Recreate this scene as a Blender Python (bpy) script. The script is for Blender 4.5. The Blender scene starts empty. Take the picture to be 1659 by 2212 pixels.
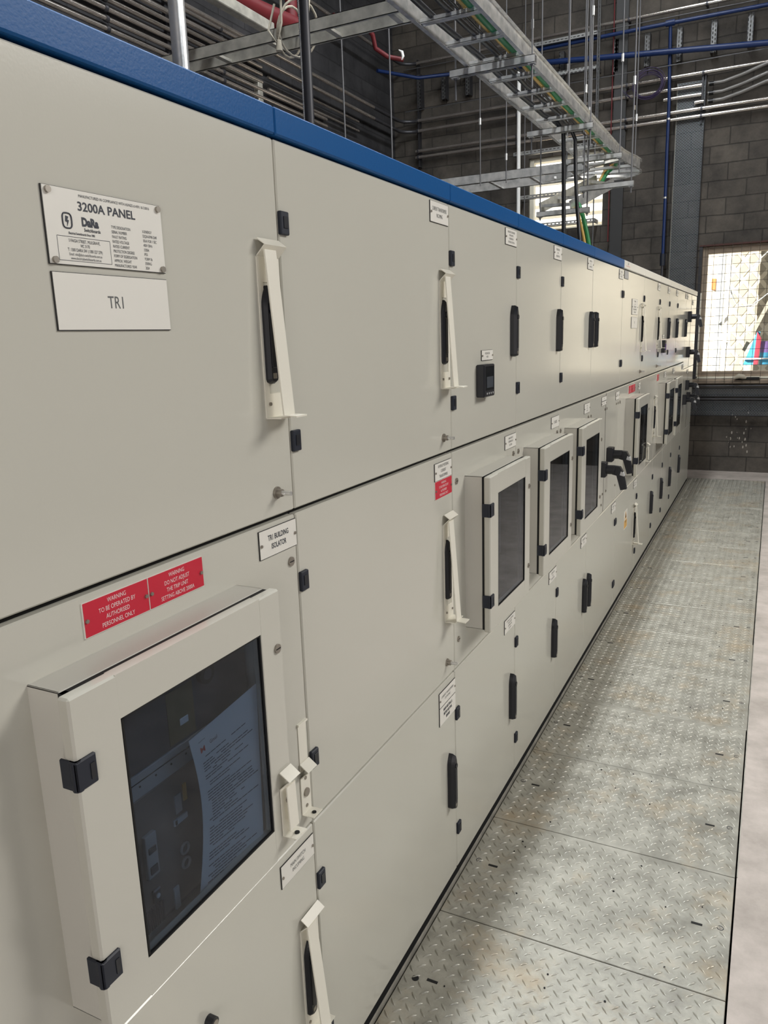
import bpy, bmesh, math, random
from mathutils import Vector, Matrix
random.seed(7)
scene = bpy.context.scene
COL = scene.collection

# ------------------------------------------------------------------ camera
cam_d = bpy.data.cameras.new('camera')
cam = bpy.data.objects.new('camera', cam_d)
COL.objects.link(cam)
cam.location = (0.8454, 0.0, 1.7827)
cam.rotation_euler = (1.349919, 0.032549, 0.461223)
cam_d.sensor_fit = 'HORIZONTAL'
cam_d.sensor_width = 36.0
cam_d.lens = 36.0 * 1660.46 / 1659.0
cam_d.clip_start = 0.02
scene.camera = cam

# ------------------------------------------------------------------ exposure, world, light
scene.view_settings.view_transform = 'Standard'
scene.view_settings.look = 'None'
scene.view_settings.gamma = 1.0
scene.view_settings.use_curve_mapping = False
scene.view_settings.exposure = 0.12
scene.cycles.use_denoising = True
scene.cycles.max_bounces = 8
scene.cycles.transparent_max_bounces = 12
scene.cycles.sample_clamp_indirect = 6.0

world = bpy.data.worlds.new('world')
scene.world = world
world.use_nodes = True
wn = world.node_tree
wn.nodes.clear()
wo = wn.nodes.new('ShaderNodeOutputWorld')
wb = wn.nodes.new('ShaderNodeBackground')
wb.inputs['Color'].default_value = (0.93, 0.97, 1.0, 1)
wb.inputs['Strength'].default_value = 0.8
wn.links.new(wb.outputs[0], wo.inputs[0])

def area(name, loc, size, energy, color, target=None, rot=None):
    d = bpy.data.lights.new(name, 'AREA')
    d.shape = 'RECTANGLE'
    d.size, d.size_y = size
    d.energy = energy
    d.color = color
    o = bpy.data.objects.new(name, d)
    o.location = loc
    if target is not None:
        o.rotation_euler = (Vector(target) - Vector(loc)).to_track_quat('-Z', 'Y').to_euler()
    if rot is not None:
        o.rotation_euler = rot
    COL.objects.link(o)
    return o

# daylight through the high openings of the right wall, and through the roof lights
area('right_window_light', (4.85, 4.9, 5.3), (3.6, 1.5), 255, (1.0, 0.965, 0.91), target=(0.0, 2.6, 1.2))
area('right_window_light_near', (4.85, 0.4, 5.2), (2.6, 1.9), 30, (0.93, 0.96, 1.0), target=(0.0, 1.2, 1.0))
area('rear_fill_light', (2.2, -3.7, 2.0), (3.0, 3.0), 95, (1.0, 0.94, 0.90), target=(0.3, 3.0, 1.1))  # added fill behind the camera for camera-facing sides; back wall has no door
for yy, e in ((1.2, 122), (3.1, 122), (5.0, 122), (6.9, 70), (8.8, 28)):
    area('roof_light', (-0.50, yy, 7.4), (0.40, 1.2), e, (0.93, 0.97, 1.0), rot=(0, 0, 0))
sun = bpy.data.lights.new('sun', 'SUN')
sun.energy = 24
sun.angle = 0.01
sun.color = (1.0, 0.95, 0.86)
suno = bpy.data.objects.new('sun', sun)
suno.rotation_euler = Vector((0.93, 0.33, -0.50)).to_track_quat('-Z', 'Y').to_euler()
suno.location = (-14, 8, 12)
COL.objects.link(suno)

# ------------------------------------------------------------------ materials
MATS = {}
def newmat(name):
    m = bpy.data.materials.new(name)
    m.use_nodes = True
    m.node_tree.nodes.clear()
    MATS[name] = m
    return m, m.node_tree.nodes, m.node_tree.links

def pbr(name, color, rough=0.5, metal=0.0, bump=None, var=None, spec=0.5, coat=0.0):
    """bump = (scale, distance, detail); var = (scale, amount, second colour)"""
    m, N, L = newmat(name)
    out = N.new('ShaderNodeOutputMaterial')
    b = N.new('ShaderNodeBsdfPrincipled')
    L.new(b.outputs[0], out.inputs[0])
    b.inputs['Base Color'].default_value = (*color, 1)
    b.inputs['Roughness'].default_value = rough
    b.inputs['Metallic'].default_value = metal
    b.inputs['Specular IOR Level'].default_value = spec
    if coat:
        b.inputs['Coat Weight'].default_value = coat
        b.inputs['Coat Roughness'].default_value = 0.1
    geo = N.new('ShaderNodeNewGeometry')
    if var:
        n = N.new('ShaderNodeTexNoise')
        n.inputs['Scale'].default_value = var[0]
        n.inputs['Detail'].default_value = 5
        L.new(geo.outputs['Position'], n.inputs['Vector'])
        r = N.new('ShaderNodeValToRGB')
        r.color_ramp.elements[0].position = 0.35
        r.color_ramp.elements[1].position = 0.7
        r.color_ramp.elements[0].color = (*color, 1)
        r.color_ramp.elements[1].color = (*var[2], 1)
        L.new(n.outputs['Fac'], r.inputs['Fac'])
        mx = N.new('ShaderNodeMix'); mx.data_type = 'RGBA'
        mx.inputs[0].default_value = var[1]
        mx.inputs[6].default_value = (*color, 1)
        L.new(r.outputs[0], mx.inputs[7])
        L.new(mx.outputs[2], b.inputs['Base Color'])
    if bump:
        n2 = N.new('ShaderNodeTexNoise')
        n2.inputs['Scale'].default_value = bump[0]
        n2.inputs['Detail'].default_value = bump[2]
        L.new(geo.outputs['Position'], n2.inputs['Vector'])
        bp = N.new('ShaderNodeBump')
        bp.inputs['Strength'].default_value = 1.0
        bp.inputs['Distance'].default_value = bump[1]
        L.new(n2.outputs['Fac'], bp.inputs['Height'])
        L.new(bp.outputs[0], b.inputs['Normal'])
    return m

pbr('grey_paint', (0.585, 0.572, 0.505), 0.15, bump=(230, 0.00006, 1.0), var=(1.3, 0.25, (0.54, 0.525, 0.46)), spec=0.55)
pbr('grey_paint_side', (0.60, 0.585, 0.53), 0.32, bump=(230, 0.00012, 1.0))
pbr('blue_paint', (0.010, 0.088, 0.27), 0.36, bump=(230, 0.0002, 1.0), spec=0.14)
pbr('white_cap_paint', (0.72, 0.72, 0.68), 0.28, bump=(230, 0.00012, 1.0))
pbr('bracket_white', (0.83, 0.80, 0.70), 0.35, bump=(300, 0.00008, 1.0))
pbr('black_plastic', (0.012, 0.013, 0.018), 0.42)
pbr('hinge_black', (0.012, 0.016, 0.028), 0.5)
pbr('black_edge', (0.02, 0.02, 0.02), 0.6)
pbr('label_white', (0.80, 0.78, 0.72), 0.38)
pbr('label_red', (0.60, 0.018, 0.045), 0.36)
pbr('label_grey', (0.11, 0.115, 0.115), 0.6)
pbr('label_black', (0.03, 0.035, 0.05), 0.5)
pbr('label_text_light', (0.88, 0.72, 0.72), 0.5)
pbr('label_yellow', (0.75, 0.42, 0.10), 0.5)
pbr('galvanised', (0.80, 0.79, 0.76), 0.27, metal=0.6, bump=(60, 0.0003, 3), var=(18, 0.6, (0.33, 0.35, 0.36)))
pbr('galvanised_old', (0.50, 0.48, 0.42), 0.5, metal=0.35, bump=(50, 0.0006, 3), var=(14, 0.8, (0.26, 0.25, 0.22)))
pbr('conduit_steel', (0.66, 0.60, 0.55), 0.22, metal=0.85, bump=(40, 0.0003, 2), var=(6, 0.5, (0.36, 0.33, 0.30)))
pbr('conduit_dark', (0.09, 0.09, 0.10), 0.35, metal=0.6)
pbr('conduit_tail', (0.20, 0.19, 0.18), 0.45, metal=0.4)
pbr('rod_steel', (0.13, 0.13, 0.135), 0.4, metal=0.4)
pbr('screw_steel', (0.36, 0.33, 0.29), 0.42, metal=0.8)
pbr('gap_black', (0.006, 0.006, 0.006), 0.8)
pbr('cable_black', (0.012, 0.013, 0.015), 0.38, bump=(30, 0.001, 2))
pbr('cable_green', (0.02, 0.20, 0.06), 0.45)
pbr('cable_yellow', (0.55, 0.34, 0.08), 0.45)
pbr('cable_purple', (0.045, 0.028, 0.085), 0.5)
pbr('pipe_blue', (0.005, 0.024, 0.11), 0.4)
pbr('pipe_red', (0.13, 0.008, 0.012), 0.5)
pbr('rope', (0.42, 0.38, 0.30), 0.85, bump=(90, 0.002, 2))
pbr('dark_steel', (0.045, 0.045, 0.05), 0.45, metal=0.4)
pbr('column_paint', (0.035, 0.035, 0.035), 0.5)
pbr('frame_timber', (0.34, 0.27, 0.20), 0.6, var=(10, 0.6, (0.2, 0.15, 0.11)), bump=(40, 0.001, 3))
pbr('frame_cream', (0.80, 0.76, 0.64), 0.5)
pbr('lintel_rust', (0.07, 0.025, 0.02), 0.7)
pbr('mesh_wire', (0.09, 0.075, 0.06), 0.5, metal=0.4)
pbr('ceiling_sheet', (0.05, 0.05, 0.055), 0.8)
pbr('pit_dark', (0.01, 0.01, 0.01), 0.9)
pbr('breaker_grey', (0.17, 0.15, 0.14), 0.5, var=(20, 0.4, (0.12, 0.10, 0.09)))
pbr('breaker_light', (0.45, 0.45, 0.45), 0.5)
pbr('breaker_dark', (0.035, 0.045, 0.06), 0.4)
pbr('breaker_olive', (0.10, 0.09, 0.04), 0.5)
pbr('paper', (0.74, 0.76, 0.78), 0.7)
pbr('logo_red', (0.55, 0.03, 0.03), 0.5)
pbr('green_mark', (0.02, 0.55, 0.15), 0.5)
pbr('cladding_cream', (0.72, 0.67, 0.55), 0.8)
pbr('cladding_tan', (0.43, 0.39, 0.31), 0.8)  # own tan colour of the outside diamond lattice and brace
pbr('outside_grey', (0.50, 0.53, 0.53), 0.7)
pbr('outside_white', (0.93, 0.93, 0.90), 0.6)
pbr('orange_sign', (0.75, 0.24, 0.08), 0.6)
pbr('banner_blue', (0.07, 0.35, 0.55), 0.5)
pbr('banner_purple', (0.25, 0.16, 0.42), 0.5)
pbr('banner_red', (0.42, 0.06, 0.09), 0.5)
pbr('screen_glass', (0.01, 0.012, 0.015), 0.04, spec=0.8)

# smoked glass pane
m, N, L = newmat('smoked_glass')
out = N.new('ShaderNodeOutputMaterial'); mix = N.new('ShaderNodeMixShader')
tr = N.new('ShaderNodeBsdfTransparent'); tr.inputs[0].default_value = (0.54, 0.60, 0.67, 1)
gl = N.new('ShaderNodeBsdfGlossy'); gl.inputs['Roughness'].default_value = 0.02
fr = N.new('ShaderNodeFresnel')
gb = N.new('ShaderNodeNewGeometry'); io = N.new('ShaderNodeMapRange')   # same reflection from both faces of the pane
io.inputs['To Min'].default_value = 1.36; io.inputs['To Max'].default_value = 1 / 1.36
L.new(gb.outputs['Backfacing'], io.inputs['Value']); L.new(io.outputs[0], fr.inputs['IOR'])
L.new(fr.outputs[0], mix.inputs[0]); L.new(tr.outputs[0], mix.inputs[1]); L.new(gl.outputs[0], mix.inputs[2]); L.new(mix.outputs[0], out.inputs[0])

def block_wall(name, swap, c1, c2, mortar):
    m, N, L = newmat(name)
    out = N.new('ShaderNodeOutputMaterial'); b = N.new('ShaderNodeBsdfPrincipled')
    L.new(b.outputs[0], out.inputs[0])
    geo = N.new('ShaderNodeNewGeometry'); sep = N.new('ShaderNodeSeparateXYZ'); com = N.new('ShaderNodeCombineXYZ')
    L.new(geo.outputs['Position'], sep.inputs[0])
    L.new(sep.outputs['Y' if swap else 'X'], com.inputs['X']); L.new(sep.outputs['Z'], com.inputs['Y'])
    nz = N.new('ShaderNodeTexNoise'); nz.inputs['Scale'].default_value = 3.0; nz.inputs['Detail'].default_value = 6
    L.new(geo.outputs['Position'], nz.inputs['Vector'])
    wob = N.new('ShaderNodeVectorMath'); wob.operation = 'SCALE'; wob.inputs['Scale'].default_value = 0.022
    L.new(nz.outputs['Color'], wob.inputs[0])
    add = N.new('ShaderNodeVectorMath'); add.operation = 'ADD'
    L.new(com.outputs[0], add.inputs[0]); L.new(wob.outputs[0], add.inputs[1])
    br = N.new('ShaderNodeTexBrick')
    br.inputs['Scale'].default_value = 1.0
    br.inputs['Brick Width'].default_value = 0.42
    br.inputs['Row Height'].default_value = 0.195
    br.inputs['Mortar Size'].default_value = 0.007
    br.inputs['Mortar Smooth'].default_value = 0.4
    br.inputs['Color1'].default_value = (*c1, 1); br.inputs['Color2'].default_value = (*c2, 1); br.inputs['Mortar'].default_value = (*mortar, 1)
    L.new(add.outputs[0], br.inputs['Vector'])
    n2 = N.new('ShaderNodeTexNoise'); n2.inputs['Scale'].default_value = 2.2; n2.inputs['Detail'].default_value = 8; n2.inputs['Roughness'].default_value = 0.7
    L.new(geo.outputs['Position'], n2.inputs['Vector'])
    ramp = N.new('ShaderNodeValToRGB')
    ramp.color_ramp.elements[0].position = 0.35; ramp.color_ramp.elements[0].color = (0.55, 0.54, 0.53, 1)
    ramp.color_ramp.elements[1].position = 0.68; ramp.color_ramp.elements[1].color = (1.45, 1.40, 1.32, 1)
    L.new(n2.outputs['Fac'], ramp.inputs[0])
    mul = N.new('ShaderNodeMix'); mul.data_type = 'RGBA'; mul.blend_type = 'MULTIPLY'; mul.inputs[0].default_value = 1.0
    L.new(br.outputs['Color'], mul.inputs[6]); L.new(ramp.outputs[0], mul.inputs[7])
    last = mul.outputs[2]
    if not swap:
        # pale splashes on the low wall
        vo = N.new('ShaderNodeTexVoronoi'); vo.inputs['Scale'].default_value = 22; vo.inputs['Randomness'].default_value = 1
        mp = N.new('ShaderNodeMapping'); mp.inputs['Scale'].default_value = (1.3, 0.55, 1)
        L.new(add.outputs[0], mp.inputs[0]); L.new(mp.outputs[0], vo.inputs['Vector'])
        lt = N.new('ShaderNodeMath'); lt.operation = 'LESS_THAN'; lt.inputs[1].default_value = 0.22
        L.new(vo.outputs['Distance'], lt.inputs[0])
        dst = N.new('ShaderNodeVectorMath'); dst.operation = 'DISTANCE'; dst.inputs[1].default_value = (0.54, 0.48, 0)
        sc = N.new('ShaderNodeMapping'); sc.inputs['Scale'].default_value = (1.0, 0.45, 1); sc.inputs['Location'].default_value = (0, 0.25, 0)
        L.new(com.outputs[0], sc.inputs[0]); L.new(sc.outputs[0], dst.inputs[0])
        n3 = N.new('ShaderNodeTexNoise'); n3.inputs['Scale'].default_value = 20
        L.new(com.outputs[0], n3.inputs['Vector'])
        ad = N.new('ShaderNodeMath'); ad.operation = 'MULTIPLY_ADD'; ad.inputs[1].default_value = 0.22
        L.new(n3.outputs['Fac'], ad.inputs[0]); L.new(dst.outputs['Value'], ad.inputs[2])
        l2 = N.new('ShaderNodeMath'); l2.operation = 'LESS_THAN'; l2.inputs[1].default_value = 0.245
        L.new(ad.outputs[0], l2.inputs[0])
        an = N.new('ShaderNodeMath'); an.operation = 'MULTIPLY'
        L.new(lt.outputs[0], an.inputs[0]); L.new(l2.outputs[0], an.inputs[1])
        mm = N.new('ShaderNodeMix'); mm.data_type = 'RGBA'
        L.new(an.outputs[0], mm.inputs[0]); L.new(last, mm.inputs[6]); mm.inputs[7].default_value = (0.36, 0.33, 0.28, 1)
        last = mm.outputs[2]
    L.new(last, b.inputs['Base Color'])
    b.inputs['Roughness'].default_value = 0.85
    bp = N.new('ShaderNodeBump'); bp.inputs['Distance'].default_value = 0.012; bp.invert = True
    mx = N.new('ShaderNodeMath'); mx.operation = 'MULTIPLY_ADD'; mx.inputs[1].default_value = -0.35
    n4 = N.new('ShaderNodeTexNoise'); n4.inputs['Scale'].default_value = 25; n4.inputs['Detail'].default_value = 6
    L.new(geo.outputs['Position'], n4.inputs['Vector'])
    L.new(n4.outputs['Fac'], mx.inputs[0]); L.new(br.outputs['Fac'], mx.inputs[2]); L.new(mx.outputs[0], bp.inputs['Height'])
    L.new(bp.outputs[0], b.inputs['Normal'])
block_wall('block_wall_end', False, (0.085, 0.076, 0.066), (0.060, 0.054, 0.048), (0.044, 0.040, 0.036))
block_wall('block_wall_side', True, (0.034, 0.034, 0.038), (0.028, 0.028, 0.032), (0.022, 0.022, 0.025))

def perforated(name, axes, bw, rh, mortar, color, dark=None):
    """sheet metal with rows of slots cut through"""
    m, N, L = newmat(name)
    out = N.new('ShaderNodeOutputMaterial'); b = N.new('ShaderNodeBsdfPrincipled')
    b.inputs['Base Color'].default_value = (*color, 1); b.inputs['Metallic'].default_value = 0.6; b.inputs['Roughness'].default_value = 0.4
    geo = N.new('ShaderNodeNewGeometry'); sep = N.new('ShaderNodeSeparateXYZ'); com = N.new('ShaderNodeCombineXYZ')
    L.new(geo.outputs['Position'], sep.inputs[0])
    L.new(sep.outputs[axes[0]], com.inputs['X']); L.new(sep.outputs[axes[1]], com.inputs['Y'])
    br = N.new('ShaderNodeTexBrick'); br.inputs['Scale'].default_value = 1.0
    br.inputs['Brick Width'].default_value = bw; br.inputs['Row Height'].default_value = rh
    br.inputs['Mortar Size'].default_value = mortar; br.inputs['Mortar Smooth'].default_value = 0.0
    L.new(com.outputs[0], br.inputs['Vector'])
    tr = N.new('ShaderNodeBsdfTransparent'); mix = N.new('ShaderNodeMixShader')
    L.new(br.outputs['Fac'], mix.inputs[0]); L.new(tr.outputs[0], mix.inputs[1]); L.new(b.outputs[0], mix.inputs[2])
    L.new(mix.outputs[0], out.inputs[0])
perforated('tray_perforated', ('X', 'Z'), 0.034, 0.0155, 0.0026, (0.20, 0.22, 0.235))
perforated('tray_perforated_low', ('Z', 'X'), 0.034, 0.0155, 0.0026, (0.13, 0.15, 0.17))
perforated('strut_perforated', ('Z', 'X'), 0.045, 0.028, 0.009, (0.12, 0.12, 0.12))
perforated('strut_perforated_flat', ('X', 'Z'), 0.050, 0.030, 0.010, (0.40, 0.40, 0.39))

# chequer plate steel
m, N, L = newmat('chequer_steel')
out = N.new('ShaderNodeOutputMaterial'); b = N.new('ShaderNodeBsdfPrincipled'); L.new(b.outputs[0], out.inputs[0])
geo = N.new('ShaderNodeNewGeometry')
def noise(scale, detail, rough=0.5):
    n = N.new('ShaderNodeTexNoise'); n.inputs['Scale'].default_value = scale; n.inputs['Detail'].default_value = detail
    n.inputs['Roughness'].default_value = rough
    L.new(geo.outputs['Position'], n.inputs['Vector']); return n
def ramp(src, p0, c0, p1, c1):
    r = N.new('ShaderNodeValToRGB')
    r.color_ramp.elements[0].position = p0; r.color_ramp.elements[0].color = c0
    r.color_ramp.elements[1].position = p1; r.color_ramp.elements[1].color = c1
    L.new(src, r.inputs[0]); return r
def mixc(f, a, c, blend='MIX'):
    x = N.new('ShaderNodeMix'); x.data_type = 'RGBA'; x.blend_type = blend
    if isinstance(f, float): x.inputs[0].default_value = f
    else: L.new(f, x.inputs[0])
    for i, v in ((6, a), (7, c)):
        if isinstance(v, tuple): x.inputs[i].default_value = v
        else: L.new(v, x.inputs[i])
    return x.outputs[2]
base = ramp(noise(9, 9, 0.7).outputs['Fac'], 0.35, (0.29, 0.28, 0.24, 1), 0.68, (0.48, 0.465, 0.405, 1))
stain = ramp(noise(3.1, 6, 0.7).outputs['Fac'], 0.52, (0, 0, 0, 1), 0.72, (0.65, 0.65, 0.65, 1))
c = mixc(stain.outputs[0], base.outputs[0], (0.42, 0.31, 0.18, 1))
dirt = ramp(noise(3.8, 9, 0.75).outputs['Fac'], 0.56, (0, 0, 0, 1), 0.66, (0.45, 0.45, 0.45, 1))
c = mixc(dirt.outputs[0], c, (0.26, 0.245, 0.22, 1))
L.new(c, b.inputs['Base Color'])
b.inputs['Metallic'].default_value = 0.35
rr = ramp(noise(9, 6).outputs['Fac'], 0.3, (0.30, 0.30, 0.30, 1), 0.75, (0.52, 0.52, 0.52, 1))
L.new(rr.outputs[0], b.inputs['Roughness'])
bn = N.new('ShaderNodeBump'); bn.inputs['Distance'].default_value = 0.0006
L.new(noise(70, 4).outputs['Fac'], bn.inputs['Height']); L.new(bn.outputs[0], b.inputs['Normal'])

# concrete
m, N, L = newmat('concrete')
out = N.new('ShaderNodeOutputMaterial'); b = N.new('ShaderNodeBsdfPrincipled'); L.new(b.outputs[0], out.inputs[0])
geo = N.new('ShaderNodeNewGeometry')
base = ramp(noise(5, 9, 0.65).outputs['Fac'], 0.35, (0.34, 0.30, 0.265, 1), 0.7, (0.55, 0.485, 0.44, 1))
dirt = ramp(noise(4.5, 8, 0.7).outputs['Fac'], 0.58, (0, 0, 0, 1), 0.72, (0.5, 0.5, 0.5, 1))
L.new(mixc(dirt.outputs[0], base.outputs[0], (0.30, 0.26, 0.21, 1)), b.inputs['Base Color'])
b.inputs['Roughness'].default_value = 0.6
bn = N.new('ShaderNodeBump'); bn.inputs['Distance'].default_value = 0.002
L.new(noise(30, 7).outputs['Fac'], bn.inputs['Height']); L.new(bn.outputs[0], b.inputs['Normal'])

# ------------------------------------------------------------------ mesh builder
class MB:
    def __init__(s):
        s.v, s.f, s.mi, s.sm, s.names = [], [], [], [], []
    def mat(s, n):
        if n not in s.names: s.names.append(n)
        return s.names.index(n)
    def add(s, vs, fs, mat, smooth=False):
        o = len(s.v); k = s.mat(mat)
        s.v += [tuple(p) for p in vs]
        for f in fs:
            s.f.append([i + o for i in f]); s.mi.append(k); s.sm.append(smooth)
    def box(s, x0, x1, y0, y1, z0, z1, mat, bev=0.0):
        lo, hi = (min(x0, x1), min(y0, y1), min(z0, z1)), (max(x0, x1), max(y0, y1), max(z0, z1))
        if bev <= 0:
            vs = [(a, b, c) for a in (lo[0], hi[0]) for b in (lo[1], hi[1]) for c in (lo[2], hi[2])]
            s.add(vs, [(0, 1, 3, 2), (4, 6, 7, 5), (0, 4, 5, 1), (2, 3, 7, 6), (0, 2, 6, 4), (1, 5, 7, 3)], mat)
            return
        bev = min(bev, *[(hi[i] - lo[i]) * 0.45 for i in range(3)])
        idx, vs = {}, []
        for sx in (0, 1):
            for sy in (0, 1):
                for sz in (0, 1):
                    sg = (sx, sy, sz)
                    for ax in range(3):
                        p = []
                        for i in range(3):
                            e = hi[i] if sg[i] else lo[i]
                            if i != ax: e += -bev if sg[i] else bev
                            p.append(e)
                        idx[sg + (ax,)] = len(vs); vs.append(p)
        fs = []
        for ax in range(3):
            o1, o2 = [i for i in range(3) if i != ax]
            for sd in (0, 1):
                q = []
                for a, b2 in ((0, 0), (1, 0), (1, 1), (0, 1)):
                    g = [0, 0, 0]; g[ax] = sd; g[o1] = a; g[o2] = b2
                    q.append(idx[tuple(g) + (ax,)])
                fs.append(q)
            for a in (0, 1):
                for b2 in (0, 1):
                    q = []
                    for e, k in ((0, o1), (1, o1), (1, o2), (0, o2)):
                        g = [0, 0, 0]; g[ax] = e; g[o1] = a; g[o2] = b2
                        q.append(idx[tuple(g) + (k,)])
                    fs.append(q)
        for sx in (0, 1):
            for sy in (0, 1):
                for sz in (0, 1):
                    fs.append([idx[(sx, sy, sz, k)] for k in range(3)])
        s.add(vs, fs, mat)
    def prism(s, poly, axis, a, b, mat, smooth=False):
        """poly: 2-D points in the two other axes (cyclic order x,y,z), extruded along axis from a to b"""
        n = len(poly)
        def P(u, w, t):
            if axis == 'x': return (t, u, w)
            if axis == 'y': return (u, t, w)
            return (u, w, t)
        vs = [P(u, w, a) for u, w in poly] + [P(u, w, b) for u, w in poly]
        fs = [list(range(n)), list(range(n, 2 * n))]
        s.add(vs, fs, mat)
        s.add(vs, [(i, (i + 1) % n, n + (i + 1) % n, n + i) for i in range(n)], mat, smooth)
    def strip(s, pts, width_axis, w0, w1, t, mat):
        """bent sheet: pts is a polyline in the plane normal to width_axis; thickness t"""
        P = [Vector(p) for p in pts]
        nrm = []
        for i in range(len(P)):
            d = (P[min(i + 1, len(P) - 1)] - P[max(i - 1, 0)]).normalized()
            nrm.append(Vector((-d.y, d.x)))
        poly = [tuple(p + n * t / 2) for p, n in zip(P, nrm)] + [tuple(p - n * t / 2) for p, n in reversed(list(zip(P, nrm)))]
        n = len(P)
        def Q(u, w, k):
            if width_axis == 'y': return (u, k, w)
            if width_axis == 'x': return (k, u, w)
            return (u, w, k)
        vs = [Q(u, w, w0) for u, w in poly] + [Q(u, w, w1) for u, w in poly]
        m2 = 2 * n
        fs = [(i, (i + 1) % m2, m2 + (i + 1) % m2, m2 + i) for i in range(m2)]
        for i in range(n - 1):
            fs.append((i, i + 1, m2 - 2 - i, m2 - 1 - i)); fs.append((m2 + i, m2 + i + 1, 2 * m2 - 2 - i, 2 * m2 - 1 - i))
        s.add(vs, fs, mat)
    def tube(s, pts, r, mat, n=10, closed=False, cap=True):
        P = [Vector(p) for p in pts]
        if len(P) < 2: return
        vs, up = [], None
        m2 = len(P)
        for i, p in enumerate(P):
            if closed: d = P[(i + 1) % m2] - P[i - 1]
            else: d = P[min(i + 1, m2 - 1)] - P[max(i - 1, 0)]
            d.normalize()
            if up is None:
                up = Vector((0, 0, 1)) if abs(d.z) < 0.9 else Vector((1, 0, 0))
            a = d.cross(up)
            if a.length < 1e-6: a = d.orthogonal()
            a.normalize(); up = a.cross(d).normalized()
            rr = r[i] if isinstance(r, (list, tuple)) else r
            for k in range(n):
                t = 2 * math.pi * k / n
                vs.append(p + a * math.cos(t) * rr + up * math.sin(t) * rr)
        fs = []
        for i in range(m2 if closed else m2 - 1):
            j = (i + 1) % m2
            for k in range(n):
                fs.append((i * n + k, i * n + (k + 1) % n, j * n + (k + 1) % n, j * n + k))
        s.add(vs, fs, mat, True)
        if cap and not closed:
            s.add(vs[:n], [list(range(n))], mat); s.add(vs[-n:], [list(range(n))], mat)
    def cyl(s, p0, p1, r, mat, n=14):
        s.tube([p0, p1], r, mat, n)
    def bar(s, p0, p1, wy, wz, mat):
        """rectangular bar between two points; wy across (horizontal), wz up"""
        a, b2 = Vector(p0), Vector(p1)
        d = (b2 - a).normalized()
        h = d.cross(Vector((0, 0, 1)))
        if h.length < 1e-4: h = Vector((0, 1, 0))
        h.normalize(); u = h.cross(d).normalized()
        vs = [q + h * i * wy / 2 + u * j * wz / 2 for q in (a, b2) for i, j in ((-1, -1), (1, -1), (1, 1), (-1, 1))]
        s.add(vs, [(0, 1, 2, 3), (4, 5, 6, 7), (0, 1, 5, 4), (1, 2, 6, 5), (2, 3, 7, 6), (3, 0, 4, 7)], mat)
    def text(s, body, loc, size, mat, sx=0.8, axis='x', align='CENTER', bold=0.0):
        cu = bpy.data.curves.new('t', 'FONT')
        cu.body = body; cu.size = size; cu.align_x = align; cu.align_y = 'CENTER'; cu.offset = bold
        cu.resolution_u = 3
        ob = bpy.data.objects.new('t', cu)
        me = bpy.data.meshes.new_from_object(ob)
        vs = []
        for v in me.vertices:
            u, w = v.co.x * sx, v.co.y
            if axis == 'x': vs.append((loc[0], loc[1] + u, loc[2] + w))
            else: vs.append((loc[0] + u, loc[1], loc[2] + w))
        s.add(vs, [list(p.vertices) for p in me.polygons], mat)
        bpy.data.objects.remove(ob); bpy.data.curves.remove(cu); bpy.data.meshes.remove(me)
    def build(s, name, parent=None, origin=None):
        me = bpy.data.meshes.new(name)
        xs = list(zip(*s.v))
        c = Vector([(min(a) + max(a)) / 2 for a in xs]) if origin is None else Vector(origin)
        if origin is None and parent is None: c.z = min(xs[2])
        me.from_pydata([(v[0] - c.x, v[1] - c.y, v[2] - c.z) for v in s.v], [], s.f)
        for n in s.names: me.materials.append(MATS[n])
        me.polygons.foreach_set('material_index', s.mi)
        me.polygons.foreach_set('use_smooth', s.sm)
        bm = bmesh.new(); bm.from_mesh(me)
        bmesh.ops.recalc_face_normals(bm, faces=bm.faces)
        bm.to_mesh(me); bm.free()
        me.update()
        o = bpy.data.objects.new(name, me)
        COL.objects.link(o)
        if parent is not None:
            o.parent = parent
            pw = Vector((0, 0, 0)); q = parent
            while q is not None:
                pw += q.location; q = q.parent
            o.location = c - pw
        else:
            o.location = c
        return o

def thing(name, label, cat, loc, group=None):
    o = bpy.data.objects.new(name, None); COL.objects.link(o)
    o.location = loc; o.empty_display_size = 0.1
    o['label'] = label; o['category'] = cat
    if group: o['group'] = group
    return o
def tag(o, label, cat, group=None):
    o['label'] = label; o['category'] = cat
    if group: o['group'] = group
    return o
def struct(mb, name):
    o = mb.build(name); o['kind'] = 'structure'; return o

# ------------------------------------------------------------------ setting
YW = 10.6      # inner face of the end wall
XL = -4.15     # inner face of the left wall
XR = 5.0
ZC = 7.6
YB = -4.0
X1 = 2.45      # right edge of the big window

f = MB()
f.box(0.853, XR, YB, YW, -0.12, 0.0, 'concrete')
f.box(XL, -0.9, YB, YW, -0.12, 0.0, 'concrete')
f.box(-0.9, 0.853, 9.99, YW, -0.12, 0.0, 'concrete')
f.box(-0.9, 0.853, YB, -0.2, -0.12, 0.0, 'concrete')
f.box(-0.9, 0.853, -0.2, 9.99, -0.16, -0.10, 'pit_dark')
struct(f, 'floor')

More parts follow.
